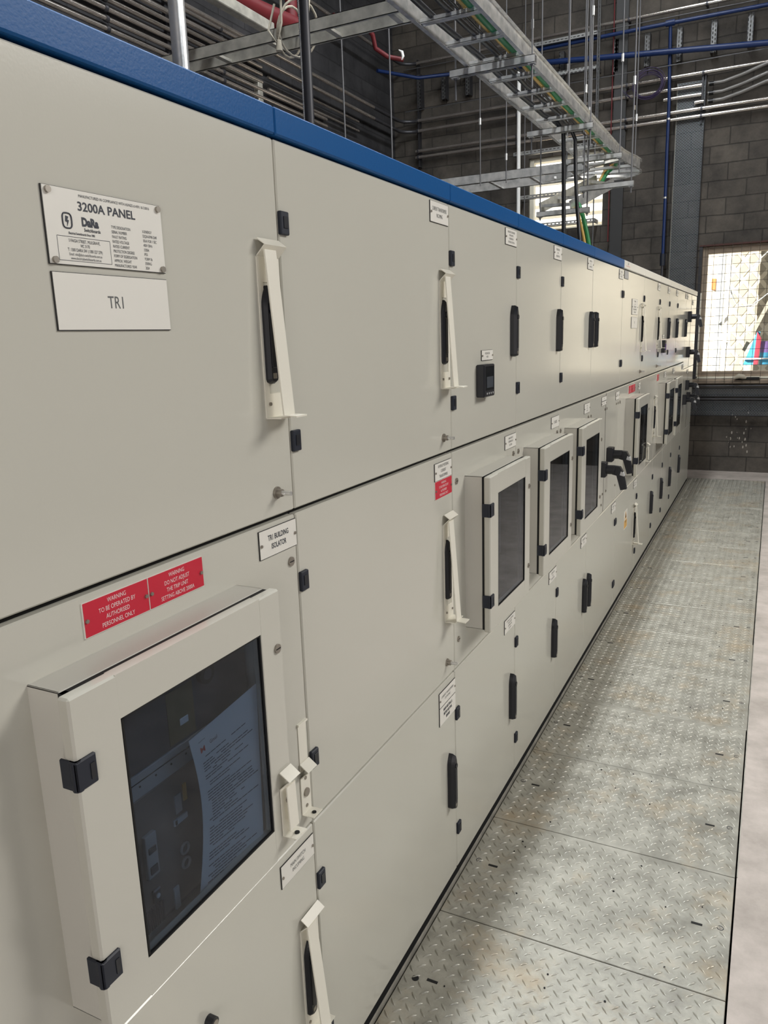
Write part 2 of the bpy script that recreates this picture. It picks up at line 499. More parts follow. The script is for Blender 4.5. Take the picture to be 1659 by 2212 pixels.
def holed_wall(mb, holes, x0, x1, z0, z1, y0, y1, mat):
    """end wall made of boxes around rectangular holes (hx0,hx1,hz0,hz1)"""
    xs = sorted(set([x0, x1] + [h[0] for h in holes] + [h[1] for h in holes]))
    for a, b2 in zip(xs, xs[1:]):
        hs = sorted([h for h in holes if h[0] <= a + 1e-6 and h[1] >= b2 - 1e-6], key=lambda h: h[2])
        z = z0
        for h in hs:
            mb.box(a, b2, y0, y1, z, h[2], mat); z = h[3]
        mb.box(a, b2, y0, y1, z, z1, mat)
W1 = (-0.045, X1, 1.165, 2.76)
W2 = (-2.22, -1.25, 3.12, 4.03)
w = MB(); holed_wall(w, [W1, W2], XL - 0.2, XR + 0.2, -0.12, ZC, YW, YW + 0.2, 'block_wall_end'); struct(w, 'wall_end')
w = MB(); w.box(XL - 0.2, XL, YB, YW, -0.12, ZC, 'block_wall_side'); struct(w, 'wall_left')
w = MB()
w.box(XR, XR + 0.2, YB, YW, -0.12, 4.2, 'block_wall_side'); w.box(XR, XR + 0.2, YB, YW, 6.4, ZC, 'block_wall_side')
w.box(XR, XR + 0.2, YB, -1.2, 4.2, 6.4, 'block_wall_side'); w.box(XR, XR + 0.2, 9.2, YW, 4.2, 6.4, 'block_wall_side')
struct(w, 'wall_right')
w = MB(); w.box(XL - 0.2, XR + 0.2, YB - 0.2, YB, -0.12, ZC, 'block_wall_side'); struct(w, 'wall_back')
w = MB(); w.box(XL - 0.2, XR + 0.2, YB - 0.2, YW + 0.2, ZC, ZC + 0.1, 'ceiling_sheet'); struct(w, 'ceiling')

# big window: timber reveal and cream inner frame, steel weldmesh in front
w = MB()
a, b2, c0, d = W1
yo, yi = YW + 0.16, YW + 0.02
for (xx0, xx1, zz0, zz1) in ((a, a + 0.075, c0, d), (b2 - 0.075, b2, c0, d), (a + 0.075, b2 - 0.075, d - 0.085, d), (a + 0.075, b2 - 0.075, c0, c0 + 0.09)):
    w.box(xx0, xx1, yi + 0.03, yo, zz0, zz1, 'frame_timber', 0.004)
w.box(a - 0.03, b2 + 0.03, YW - 0.03, YW + 0.05, c0 - 0.06, c0 - 0.002, 'frame_timber', 0.006)
w.box(a - 0.02, a + 0.015, YW - 0.012, YW + 0.05, c0, d, 'dark_steel')
w.box(a - 0.02, b2 + 0.03, YW - 0.018, YW + 0.05, d, d + 0.018, 'lintel_rust')
w.box(a + 0.012, a + 0.03, YW + 0.012, YW + 0.05, c0 + 0.01, c0 + 1.05, 'frame_cream')
w.box(a + 0.012, b2 - 0.02, YW + 0.012, YW + 0.05, c0 + 0.004, c0 + 0.026, 'frame_cream')
struct(w, 'window_1')
w = MB()
x0w, x1w, z0w, z1w = W2
for (xx0, xx1, zz0, zz1) in ((x0w, x0w + 0.06, z0w, z1w), (x1w - 0.015, x1w, z0w, z1w), (x0w + 0.06, x1w - 0.015, z1w - 0.05, z1w), (x0w + 0.06, x1w - 0.015, z0w, z0w + 0.02)):
    w.box(xx0, xx1, YW + 0.05, YW + 0.14, zz0, zz1, 'frame_cream', 0.004)
struct(w, 'window_2')
# frame of the high window band in the right wall
w = MB()
for y in (-1.2, 0.88, 2.96, 5.04, 7.12, 9.15):
    w.box(XR - 0.02, XR + 0.1, y, y + 0.05, 4.2, 6.4, 'dark_steel')
w.box(XR - 0.02, XR + 0.1, -1.2, 9.2, 4.2, 4.25, 'dark_steel'); w.box(XR - 0.02, XR + 0.1, -1.2, 9.2, 6.35, 6.4, 'dark_steel')
struct(w, 'window_3')

w = MB()
w.box(-0.02, 0.0035, 0.3, 9.82, -0.02, 0.010, 'gap_black')
w.box(0.004, 0.007, -0.2, 9.99, -0.03, 0.011, 'galvanised_old')
struct(w, 'trim_1')
w = MB()
w.box(0.8525, 0.856, 2.49, 9.85, -0.03, 0.0015, 'galvanised_old')
struct(w, 'trim_2')

# ------------------------------------------------------------------ mesh screen over the window
s = MB()
x = a - 0.06 + 0.011; k = 0
nx = int((b2 + 0.1 - x) / 0.1)
for i in range(nx + 1):
    xx = x + 0.1 * i
    s.tube([(xx + random.uniform(-.004, .004), YW - 0.045 + random.uniform(-.004, .004), z) for z in (1.10, 1.5, 1.9, 2.3, 2.80 + random.uniform(-.01, .03))], 0.0026, 'mesh_wire', 5)
for j in range(17):
    zz = 1.13 + 0.1 * j
    s.tube([(xx, YW - 0.050, zz + random.uniform(-.005, .005)) for xx in (x - 0.03, 0.4, 0.9, 1.5, 2.0, b2 + 0.05)], 0.0026, 'mesh_wire', 5)
tag(s.build('mesh_screen'), 'welded wire mesh screen hung in front of the large window in the end wall', 'wire screen')
s = MB()
s.box(0.43, 0.70, YW - 0.05, YW - 0.02, 1.15, 1.185, 'gap_black', 0.004)
s.tube([(0.42, YW - 0.06, 1.175), (0.47, YW - 0.075, 1.20), (0.52, YW - 0.06, 1.19), (0.55, YW - 0.05, 1.175)], [0.02, 0.03, 0.03, 0.015], 'rope', 8)
tag(s.build('window_stay'), 'black window stay with a clump of rag lying on the window sill', 'window stay')

# ------------------------------------------------------------------ outside, seen through the windows
OY = 13.2
w = MB()
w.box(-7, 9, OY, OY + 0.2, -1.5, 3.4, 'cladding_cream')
zs = 0.16
for i in range(-12, 26):
    for j in range(0, 22):
        if (i + j) % 2 == 0: continue
        cx, cz = i * 0.115, 0.3 + j * 0.145
        if cz > 3.2 or cx < 0.16: continue
        w.prism([(cx, cz - 0.10), (cx + 0.078, cz), (cx, cz + 0.10), (cx - 0.078, cz)], 'y', OY - 0.003, OY, 'cladding_tan')
struct(w, 'wall_outside')
w = MB(); w.box(-8, 10, YW + 0.2, 30, -1.6, -1.5, 'concrete'); struct(w, 'ground')
s = MB(); s.box(0.0, 0.105, 12.9, 13.0, -1.5, 3.6, 'outside_grey', 0.005)
tag(s.build('steel_post'), 'grey steel post standing outside, seen through the left of the mesh window', 'post')
s = MB(); s.box(0.135, 0.185, 12.9, 13.0, -1.5, 3.6, 'outside_white', 0.005)
tag(s.build('downpipe'), 'white downpipe outside just right of the grey post', 'pipe')
s = MB(); s.bar((-0.2, 12.8, 1.98), (0.75, 12.8, 2.92), 0.013, 0.013, 'outside_grey')
tag(s.build('guy_rod'), 'thin dark rod rising diagonally to the right outside the mesh window', 'rod')
s = MB(); s.bar((0.28, 12.85, 1.10), (0.86, 12.85, 2.45), 0.05, 0.05, 'cladding_tan')
tag(s.build('diagonal_brace'), 'pale diagonal steel brace outside behind the lower part of the mesh window', 'brace')
s = MB(); s.tube([(0.15, 12.85, 2.36), (0.20, 12.83, 2.33), (0.235, 12.83, 2.22), (0.29, 12.83, 2.12), (0.38, 12.83, 2.08), (0.50, 12.83, 2.10), (0.58, 12.83, 2.15), (0.70, 12.83, 2.25)], 0.008, 'outside_grey', 6)
tag(s.build('hanging_cable'), 'grey cable sagging in a loop outside the mesh window', 'cable')
s = MB(); s.box(0.15, 0.24, 12.75, 12.9, 1.57, 1.71, 'outside_white', 0.006); s.box(0.19, 0.25, 12.72, 12.75, 1.57, 1.70, 'frame_cream', 0.004)
s.tube([(0.20, 12.8, 1.57), (0.19, 12.8, 1.48), (0.14, 12.8, 1.42), (0.15, 12.8, 1.36)], 0.008, 'outside_grey', 6)
tag(s.build('junction_box'), 'small cream junction box on the wall outside the mesh window', 'junction box')
s = MB(); s.box(-0.09, -0.03, 13.16, 13.2, 2.36, 2.52, 'orange_sign', 0.002)
tag(s.build('orange_sign'), 'faded orange sign outside at the upper left of the mesh window', 'sign')
# banner: leaning board with blue, red and purple fields
s = MB()
s.prism([(0.44, 1.25), (0.60, 1.72), (0.64, 1.72), (0.64, 1.25)], 'y', 12.60, 12.62, 'banner_blue')
s.prism([(0.575, 1.25), (0.60, 1.72), (0.66, 1.62), (0.635, 1.25)], 'y', 12.58, 12.60, 'banner_red')
s.box(0.655, 1.15, 12.60, 12.62, 1.42, 1.58, 'banner_purple'); s.box(0.655, 1.15, 12.60, 12.62, 1.25, 1.42, 'banner_blue')
s.box(0.42, 1.15, 12.57, 12.59, 1.325, 1.345, 'outside_white')
tag(s.build('banner'), 'blue, red and purple banner outside at the lower right of the mesh window', 'banner')
# neighbouring roof behind the high window
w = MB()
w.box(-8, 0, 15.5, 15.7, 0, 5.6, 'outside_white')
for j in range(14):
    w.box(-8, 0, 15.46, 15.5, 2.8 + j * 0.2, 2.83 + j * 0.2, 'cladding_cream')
tag(w.build('neighbour_wall'), 'cream weatherboard wall of the building behind the high window', 'building')

# ------------------------------------------------------------------ chequer plates
X0P, X1P = 0.0125, 0.8475
PITCH = 0.5365
plate_names = {}
def plate_mesh(y0, y1, rnd, gx=0.0):
    s = MB()
    s.box(X0P, X1P + gx, y0, y1, -0.010, 0.0, 'chequer_steel', 0.0015)
    p, py2 = 0.0222, 0.0210; L2, Wd, h = 0.0165, 0.0029, 0.0038
    i0, i1 = int(X0P / p) + 1, int((X1P + gx) / p)
    j0, j1 = int(math.floor(y0 / py2)) - 1, int(math.floor(y1 / py2)) + 1
    for i in range(i0, i1 + 1):
        for j in range(j0, j1 + 1):
            if (i + j) % 2: continue
            cx, cy = i * p + 0.0044, j * py2 - 0.002
            if not (X0P + .012 < cx < X1P - .012 and y0 + .012 < cy < y1 - .012): continue
            if abs(cy - (y0 + y1) / 2) < 0.02 and (abs(cx - 0.098) < 0.045 or abs(cx - 0.752) < 0.045): continue
            dx, dy = (0.7071, 0.7071) if i % 2 == 0 else (0.7071, -0.7071)
            nx2, ny2 = -dy, dx
            def P(u, w2, z): return (cx + dx * u + nx2 * w2, cy + dy * u + ny2 * w2, z)
            vs = [P(-L2, 0, 0), P(-L2 * .45, -Wd, 0), P(L2 * .45, -Wd, 0), P(L2, 0, 0), P(L2 * .45, Wd, 0), P(-L2 * .45, Wd, 0),
                  P(-L2 * .55, 0, h), P(L2 * .55, 0, h), P(0, Wd * .35, h * 1.1), P(0, -Wd * .35, h * 1.1)]
            s.add(vs, [(0, 1, 6), (1, 2, 7, 9, 6), (2, 3, 7), (3, 4, 7), (4, 5, 6, 8, 7), (5, 0, 6), (6, 9, 7, 8)], 'chequer_steel', True)
    for _ in range(rnd.randint(7, 12)):
        px, py = rnd.uniform(X0P + 0.1, X1P - 0.08), rnd.uniform(y0 + 0.03, y1 - 0.03)
        r = rnd.uniform(0.0018, 0.0034)
        s.cyl((px, py, 0.0), (px, py, 0.0022), r, 'gap_black', 8)
    return s
plate_desc = [
    'behind the camera, below the frame', 'below the lower edge of the frame', 'nearest one fully at the lower edge, beside the first low door',
    'with round hole and slot, second whole one from the camera', 'third from the camera, at the second cabinet', 'fourth from the camera, beside the first enclosure cabinet',
    'fifth from the camera, beside the second enclosure cabinet', 'sixth from the camera, before the third enclosure cabinet', 'seventh from the camera, before the pistol grip switches',
    'eighth from the camera, just short of the yellow sticker', 'ninth from the camera, below the yellow warning sticker', 'tenth from the camera, below the low locking bar',
    'eleventh from the camera, brown stained', 'twelfth from the camera, brown stained edge', 'thirteenth from the camera, in the dim stretch',
    'fourteenth from the camera', 'fifteenth from the camera', 'sixteenth from the camera', 'seventeenth and last but one towards the end wall', 'last one before the end wall']
rnd = random.Random(3)
k = 0
yy = 1.95 - 3 * PITCH
while yy < 9.8:
    y0, y1 = yy + 0.0015, yy + PITCH - 0.0015
    if yy + PITCH > 1.2:
        o = plate_mesh(y0, y1, rnd, gx=0.003 if k in (6, 7) else 0.0)
        pl = o.build('floor_plate', origin=((X0P + X1P) / 2, (y0 + y1) / 2, 0))
        tag(pl, 'steel chequer floor plate ' + plate_desc[min(k, len(plate_desc) - 1)], 'floor plate', 'chequer plates along the switchboard')
        yc = (y0 + y1) / 2
        for xc, xh in ((0.098, 0.032 + 0.012), (0.752, 0.818)):
            q = MB(); q.box(xc - 0.016, xc + 0.016, yc - 0.0045, yc + 0.0045, -0.002, 0.0009, 'gap_black'); q.build('lifting_slot', pl)
            q = MB()
            if k == 2 and xc < 0.2: q.cyl((xh + 0.006, yc - 0.01, 0), (xh + 0.006, yc - 0.01, 0.0015), 0.010, 'gap_black', 16)
            else:
                q.tube([(xh + 0.009 * math.cos(t * math.pi / 6), yc + 0.01 + 0.009 * math.sin(t * math.pi / 6), 0.0) for t in range(12)], 0.0013, 'dark_steel', 6, closed=True)
                q.cyl((xh, yc + 0.01, 0), (xh, yc + 0.01, 0.001), 0.004, 'screw_steel', 8)
            q.build('fixing_hole', pl)
    yy += PITCH; k += 1

# ------------------------------------------------------------------ switchboard
ZT, ZD, S1, S2, ZB = 2.2, 2.146, 1.451, 0.744, 0.03
YC = [0.40, 1.272, 2.132, 2.782, 3.435, 4.087, 4.950, 5.798, 6.637, 7.27, 7.90, 8.70, 9.82]
g = 0.002

def text_plate(par, name, y0, y1, z0, z1, lines, face='label_white', edge='black_edge', ink='label_grey', x=0.0, h=None, sx=0.78, screws=True, bold=0.0, dz=0.0, lab=None):
    s = MB()
    s.box(x, x + 0.0022, y0, y1, z0, z1, edge)
    s.box(x + 0.0022, x + 0.0028, y0 + 0.0012, y1 - 0.0006, z0 + 0.0012, z1 - 0.0008, face)
    n = len(lines)
    if n:
        if h is None: h = (z1 - z0) / (n + 1.6) * 0.95
        pitch = h * 1.18
        for i, t in enumerate(lines):
            zc = (z0 + z1) / 2 + dz + ((n - 1) / 2 - i) * pitch
            longest = max(len(q) for q in lines)
            k = min(sx, (y1 - y0) * 0.86 / (longest * h * 0.66))
            s.text(t, (x + 0.0031, (y0 + y1) / 2, zc), h, ink, k, bold=bold)
    if screws:
        for yy2, zz2 in ((y0 + 0.005, (z0 + z1) / 2 - 0.001), (y1 - 0.006, (z0 + z1) / 2 - 0.001)):
            s.cyl((x + 0.002, yy2, zz2), (x + 0.0055, yy2, zz2), 0.0030, 'screw_steel', 10)
    o = s.build(name, par)
    if lab: o['label'] = lab
    return o

def slab(name, par, y0, y1, z0, z1, mat='grey_paint', x=0.0, t=0.02, bev=0.0028):
    s = MB(); s.box(x - t, x, y0 + g, y1 - g, z0, z1, mat, bev)
    return s.build(name, par)

def hinge(par, y, z, x=0.0, side=1, h=0.042, w=0.028):
    s = MB()
    ya, yb = (y, y + w * side) if side > 0 else (y + w * side, y)
    s.box(x - 0.002, x + 0.007, ya, yb, z - h / 2, z + h / 2, 'hinge_black', 0.0018)
    s.box(x + 0.007, x + 0.0085, ya + 0.008, yb - 0.006, z - h * 0.22, z + h * 0.28, 'black_plastic', 0.0005)
    return s.build('hinge', par)

def corner_hinge(par, y, z, xf, h=0.042):
    """hinge wrapping the left corner of a raised door"""
    s = MB()
    s.box(xf - 0.026, xf + 0.004, y - 0.004, y + 0.001, z - h / 2, z + h / 2, 'hinge_black', 0.0015)
    s.box(xf - 0.003, xf + 0.0045, y - 0.004, y + 0.030, z - h / 2, z + h / 2, 'hinge_black', 0.002)
    s.tube([(xf - 0.003, y + 0.002, z - h / 2), (xf - 0.003, y + 0.002, z + h / 2)], 0.0072, 'hinge_black', 10)
    s.box(xf + 0.0045, xf + 0.0055, y + 0.018, y + 0.025, z - 0.012, z + 0.010, 'black_plastic')
    return s.build('hinge', par)

def handle(par, y, z0, z1, x=0.0, w=0.030, dep=0.024):
    s = MB()
    def outline(k, zz0, zz1, tip):
        pts = []
        for t in range(7):
            u = t / 6; pts.append((y - k * (1 - u ** 1.8), zz1 - tip + tip * u))
        for t in range(1, 7):
            u = 1 - t / 6; pts.append((y + k * (1 - u ** 1.8), zz1 - tip + tip * u))
        for t in range(6):
            an = -math.pi * t / 5
            pts.append((y + k * math.cos(an), zz0 + k * 0.6 + k * 0.6 * math.sin(an)))
        return pts
    o1 = outline(w / 2, z0, z1, 0.036)
    o2 = outline(w / 2 - 0.005, z0 + 0.004, z1 - 0.006, 0.034)
    n = len(o1)
    vs = [(x, u, v) for u, v in o1] + [(x + dep * 0.55, u, v) for u, v in o1] + [(x + dep, u, v) for u, v in o2]
    fs = [tuple(range(n)), tuple(range(2 * n, 3 * n))]
    for r0 in (0, n):
        fs += [(r0 + i, r0 + (i + 1) % n, r0 + n + (i + 1) % n, r0 + n + i) for i in range(n)]
    s.add(vs, fs, 'black_plastic')
    hd = s.build('handle', par)
    return hd

def maker_badge(mb, y, z, x):
    mb.box(x, x + 0.0006, y - 0.006, y + 0.006, z - 0.006, z + 0.006, 'dark_steel')

def full_handle(par, y, z0, z1, x=0.0, dep=0.024):
    s = handle(par, y, z0, z1, x, dep=dep)
    q = dep - 0.024; x = x + q
    # fold, grip groove and badge share the handle's mesh
    m2 = MB()
    m2.box(x + 0.0235, x + 0.0255, y - 0.008, y + 0.008, z0 + 0.03, z1 - 0.05, 'black_plastic', 0.001)
    m2.cyl((x + 0.022, y, z1 - 0.040), (x + 0.027, y, z1 - 0.040), 0.008, 'black_plastic', 12)
    m2.box(x + 0.0236, x + 0.0246, y - 0.006, y + 0.006, z0 + 0.010, z0 + 0.020, 'screw_steel')
    me = bpy.data.meshes
    o2 = m2.build('grip_insert', par)
    bm = bmesh.new(); bm.from_mesh(s.data)
    off = Vector(o2.location) - Vector(s.location)
    base = len(s.data.materials)
    s.data.materials.append(MATS['screw_steel'])
    b3 = bmesh.new(); b3.from_mesh(o2.data); bmesh.ops.translate(b3, verts=b3.verts, vec=off)
    vm = {v: bm.verts.new(v.co) for v in b3.verts}
    for fc in b3.faces:
        nf = bm.faces.new([vm[v] for v in fc.verts]); nf.material_index = 0 if fc.material_index == 0 else base
    bm.to_mesh(s.data); bm.free(); b3.free()
    bpy.data.objects.remove(o2)
    return s

def locking_bar(par, yc, z0, z1, x=0.0, w=0.070, lab=None, slot=True, drop=0.0, bar_x=0.038):
    """white folded steel bracket fixed round a door handle: slotted strip, V hood at the top, leaning bar and foot"""
    s = MB(); t = 0.0022
    ya, yb = yc - w / 2, yc + w / 2
    sw = 0.015
    if slot:
        s.box(x, x + t, ya, ya + sw, z0, z1, 'bracket_white'); s.box(x, x + t, yb - sw, yb, z0, z1, 'bracket_white')
        s.box(x, x + t, ya + sw, yb - sw, z0, z0 + 0.045, 'bracket_white'); s.box(x, x + t, ya + sw, yb - sw, z1 - 0.045, z1, 'bracket_white')
    else:
        s.box(x, x + t, ya, yb, z0, z1, 'bracket_white')
    # V hood
    s.strip([(x + t / 2, z1 - 0.001), (x + 0.021, z1 + 0.018), (x + 0.004, z1 + 0.030)], 'y', ya, yb, t, 'bracket_white')
    # foot
    s.strip([(x + t / 2, z0), (x + 0.034, z0 + 0.0005)], 'y', ya, yb, t, 'bracket_white')
    st = s.build('locking_strip', par)
    if lab: st['label'] = lab
    b = MB()
    bw = 0.036
    b.strip([(x + 0.017, z1 + 0.010), (x + bar_x, z0 + 0.006 + drop), (x + bar_x + 0.028, z0 + 0.004 + drop)], 'y', yc - bw / 2 - 0.014, yc + bw / 2 - 0.014, 0.003, 'bracket_white')
    for q in (0.014, -0.014):
        b.cyl((x + t, yc + q * 1.6, z0 + 0.026), (x + t + 0.003, yc + q * 1.6, z0 + 0.026), 0.0035, 'screw_steel', 8)
    b.build('locking_bar', par)

def stud(par, y, z, x=0.0):
    s = MB()
    s.cyl((x, y, z), (x + 0.004, y, z), 0.012, 'screw_steel', 16)
    s.cyl((x + 0.004, y, z), (x + 0.014, y, z), 0.008, 'screw_steel', 6)
    s.cyl((x + 0.014, y, z), (x + 0.034, y, z), 0.0045, 'galvanised', 10)
    s.cyl((x + 0.022, y - 0.009, z), (x + 0.022, y + 0.009, z), 0.0022, 'galvanised', 8)
    return s.build('lead_seal_stud', par)

def cover_screw(par, y, z, x=0.0, r=0.0095):
    s = MB()
    s.cyl((x, y, z), (x + 0.0035, y, z), r, 'screw_steel', 18)
    s.box(x + 0.0034, x + 0.0038, y - r * 0.8, y + r * 0.8, z - 0.001, z + 0.001, 'gap_black')
    return s.build('screw', par)

def glazed_box(cab, y0, y1, z0=0.852, z1=1.357, interior='pit_dark', lab=None):
    """raised enclosure with smoked-glass door standing out of the middle tier"""
    s = MB(); t = 0.003; xb = 0.058
    s.box(-0.001, xb, y0, y0 + t, z0, z1, 'grey_paint_side', 0.001); s.box(-0.001, xb, y1 - t, y1, z0, z1, 'grey_paint_side', 0.001)
    s.box(-0.001, xb, y0, y1, z0, z0 + t, 'grey_paint_side', 0.001); s.box(-0.001, xb, y0, y1, z1 - t, z1, 'grey_paint_side', 0.001)
    s.box(0.0004, 0.003, y0 + t, y1 - t, z0 + t, z1 - t, interior)
    if interior == 'pit_dark':
        s.box(0.003, xb - 0.013, y1 - t - 0.001, y1 - t, z0 + t, z1 - t, interior); s.box(0.003, xb - 0.013, y0 + t, y1 - t, z0 + t, z0 + t + 0.001, interior)
        s.box(0.003, 0.012, y0 + 0.12, y1 - 0.10, 1.02, 1.24, 'breaker_dark', 0.002); s.box(0.003, 0.02, y0 + 0.16, y1 - 0.15, 0.90, 0.97, 'breaker_dark', 0.002)
    s.box(xb - 0.012, xb + 0.001, y0 + t, y0 + 0.02, z0 + t, z1 - t, 'gap_black'); s.box(xb - 0.012, xb + 0.001, y0 + t, y1 - t, z1 - 0.02, z1 - t, 'gap_black')
    for q in ((y0 - 0.0008, y0 + 0.01, z0 + 0.001, z1 - 0.001), (y0, y1 - 0.001, z0 - 0.0005, z0 + 0.01), (y0, y1 - 0.001, z1 - 0.01, z1 - 0.001)):
        s.box(xb - 0.0004, xb + 0.0096, *q, 'gap_black')
    ho = s.build('raised_housing', cab)
    if lab: ho['label'] = lab
    # door: frame with rounded edge around the opening
    s = MB(); xa, xf = 0.0675, 0.088
    ya, yb, za, zb = y0 - 0.012, y1 + 0.006, z0 - 0.004, z1 + 0.001
    ga, gb, gza, gzb = ya + 0.083, yb - 0.063, 0.912, 1.294
    s.box(xa, xf, ya, ga, za, zb, 'grey_paint', 0.003); s.box(xa, xf, gb, yb, za, zb, 'grey_paint', 0.003)
    s.box(xa + 0.0005, xf - 0.0004, ga - 0.004, gb + 0.004, za + 0.0003, gza, 'grey_paint', 0.0); s.box(xa + 0.0005, xf - 0.0004, ga - 0.004, gb + 0.004, gzb, zb - 0.0003, 'grey_paint', 0.0)
    for zq in (za, zb): pass
    dr = s.build('glazed_door', cab)
    s = MB(); s.box(xf - 0.006, xf - 0.003, ga - 0.002, gb + 0.002, gza - 0.002, gzb + 0.002, 'smoked_glass'); s.build('glass_pane', dr)
    s = MB()
    e = 0.0025
    s.box(xf - 0.007, xf - 0.0006, ga - 0.0005, ga + e, gza, gzb, 'gap_black'); s.box(xf - 0.007, xf - 0.0006, gb - e, gb + 0.0005, gza, gzb, 'gap_black')
    s.box(xf - 0.007, xf - 0.0006, ga, gb, gza - 0.0005, gza + e, 'gap_black'); s.box(xf - 0.007, xf - 0.0006, ga, gb, gzb - e, gzb + 0.0005, 'gap_black')
    s.build('glazing_seal', dr)
    corner_hinge(dr, ya, 1.252, xf); corner_hinge(dr, ya, 0.953, xf)
    cover_screw(dr, yb - 0.018, 1.252, xf, 0.0085); cover_screw(dr, yb - 0.018, 0.955, xf, 0.0085)
    return dr, (ga, gb, gza, gzb)

def rotary_switch(par, y, z, w=0.065):
    s = MB()
    s.box(0.0, 0.036, y, y + w, z, z + w * 1.3, 'black_plastic', 0.003)
    s.cyl((0.036, y + w * .5, z + w * .65), (0.085, y + w * .5, z + w * .65), 0.026, 'black_plastic', 18)
    # pistol grip: leaning lever
    yc, zc = y + w * .5, z + w * .65
    s.prism([(0.070, zc + 0.024), (0.112, zc + 0.020), (0.128, zc - 0.010), (0.150, zc - 0.105), (0.118, zc - 0.112), (0.094, zc - 0.030), (0.070, zc - 0.024)], 'y', yc - 0.018, yc + 0.018, 'black_plastic')
    s.prism([(0.118, zc - 0.004), (0.131, zc - 0.012), (0.136, zc - 0.032), (0.112, zc - 0.026)], 'y', yc - 0.0185, yc + 0.0185, 'breaker_light')
    return s.build('rotary_switch', par)

CAPS = 'blue_paint'
cab_info = [
    ('end grey switchboard cabinet at far left, with the 3200A and TR1 plates', 'blue_paint'),
    ('switchboard cabinet of three plain doors, second from the left, with white and red plates', 'blue_paint'),
    ('switchboard cabinet with the small black square meter on its upper door', 'blue_paint'),
    ('switchboard cabinet holding the second glazed box right of the meter', 'blue_paint'),
    ('switchboard cabinet with glazed box just left of the pistol grip switches', 'blue_paint'),
    ('switchboard cabinet with two black pistol grip switches on its middle panel', 'blue_paint'),
    ('first switchboard cabinet under the white top strip, with a yellow warning sticker', 'white_cap_paint'),
    ('far switchboard cabinet with white locking bars on upper and middle doors', 'white_cap_paint'),
    ('far narrow switchboard cabinet with a black meter under its handle and a glazed box', 'white_cap_paint'),
    ('far narrow switchboard cabinet holding the last glazed box', 'white_cap_paint'),
    ('next to last switchboard cabinet, plain with a black handle', 'white_cap_paint'),
    ('last switchboard cabinet at the end wall with black pistol switches', 'white_cap_paint'),
]
cabs = []
for i, (lab, cap) in enumerate(cab_info):
    y0, y1 = YC[i], YC[i + 1]
    c = thing('switchboard_cabinet', lab, 'electrical cabinet', (-0.45, (y0 + y1) / 2, 0.0), 'switchboard cabinets')
    s = MB()
    s.box(-0.90, -0.021, y0 + 0.0008, y1 - 0.0008, 0.022, ZD + 0.01, 'grey_paint_side')
    # dark reveal strips around the doors
    s.box(-0.021, -0.016, y0 + 0.001, y1 - 0.001, S1 - 0.02, S1 + 0.02, 'gap_black')
    s.box(-0.021, -0.016, y0 + 0.001, y1 - 0.001, ZD - 0.01, ZD + 0.012, 'gap_black')
    s.box(-0.021, -0.016, y0 + 0.001, y1 - 0.001, S2 - 0.015, S2 + 0.015, 'gap_black')
    s.box(-0.021, -0.0165, y1 - 0.012, y1 - 0.0008, ZB, ZD, 'gap_black'); s.box(-0.021, -0.0165, y0 + 0.0008, y0 + 0.012, ZB, ZD, 'gap_black')
    s.build('cabinet_body', c)
    s = MB(); s.box(-0.90, 0.006, y0 + 0.0008, y1 - 0.0008, ZD + 0.006, ZT, cap, 0.003)
    o = s.build('top_cap', c)
    o['label'] = 'blue top strip' if cap == 'blue_paint' else 'white top strip'
    cabs.append((c, y0, y1))

def up(i, name='upper_door'):
    c, y0, y1 = cabs[i]; return slab(name, c, y0, y1, S1 + 0.004, ZD)
def mid(i, name='middle_panel'):
    c, y0, y1 = cabs[i]; return slab(name, c, y0, y1, S2 + 0.003, S1 - 0.006)
def low(i, name='lower_door'):
    c, y0, y1 = cabs[i]; return slab(name, c, y0, y1, ZB - 0.004, S2 - 0.003)
def lab_up(d, y1, lines, lab=None): text_plate(d, 'label_plate', y1 - 0.136, y1 - 0.008, 2.085, 2.139, lines, lab=lab)
def lab_mid(d, y1, lines, dz=0): text_plate(d, 'label_plate', y1 - 0.137, y1 - 0.006, 1.379, 1.429, lines)
def lab_low(d, y1, lines): text_plate(d, 'label_plate', y1 - 0.138, y1 - 0.006, 0.672, 0.727, lines)

U = [up(i) for i in range(11)]
Lw = [low(i) for i in range(11)]
Mi = [mid(i, 'middle_door' if i == 1 else 'middle_panel') for i in range(11)]
# last cabinet: tall door split at 1.37 and corner module
c, y0, y1 = cabs[11]
U.append(slab('upper_door', c, y0, y1, 1.375, ZD)); Mi.append(slab('middle_panel', c, y0, y1, 0.70, 1.369)); Lw.append(slab('lower_door', c, y0, y1, ZB - 0.004, 0.694))

WARN = ['WARNING', 'TO BE OPERATED BY', 'AUTHORISED', 'PERSONNEL ONLY']
# ---- cabinet 0
d = U[0]
s = MB(); X = 0.0
ya, yb, za, zb = 0.737, 0.953, 1.892, 1.989
s.box(0, 0.0022, ya, yb, za, zb, 'black_edge'); s.box(0.0022, 0.003, ya + 0.0012, yb - 0.0006, za + 0.0008, zb - 0.0006, 'label_white')
def px(u, v):  # fraction of the nameplate, from its top left
    return (0.0034, ya + (yb - ya) * u, zb - (zb - za) * v)
s.text('MANUFACTURED IN COMPLIANCE WITH AS/NZS 61439.1 & 3.0016', px(0.58, 0.075), 0.0052, 'label_black', 0.86)
s.text('3200A PANEL', px(0.50, 0.215), 0.0160, 'label_black', 1.12, bold=0.0003)
s.text('DaRa', px(0.345, 0.415), 0.0150, 'label_black', 0.88, bold=0.0008)
s.text('Switchboards', px(0.358, 0.515), 0.0062, 'label_black', 0.85, bold=0.0001)
s.text('Electrical Switchboards Since 1985', px(0.27, 0.578), 0.0040, 'label_black', 0.8, bold=0.0001)
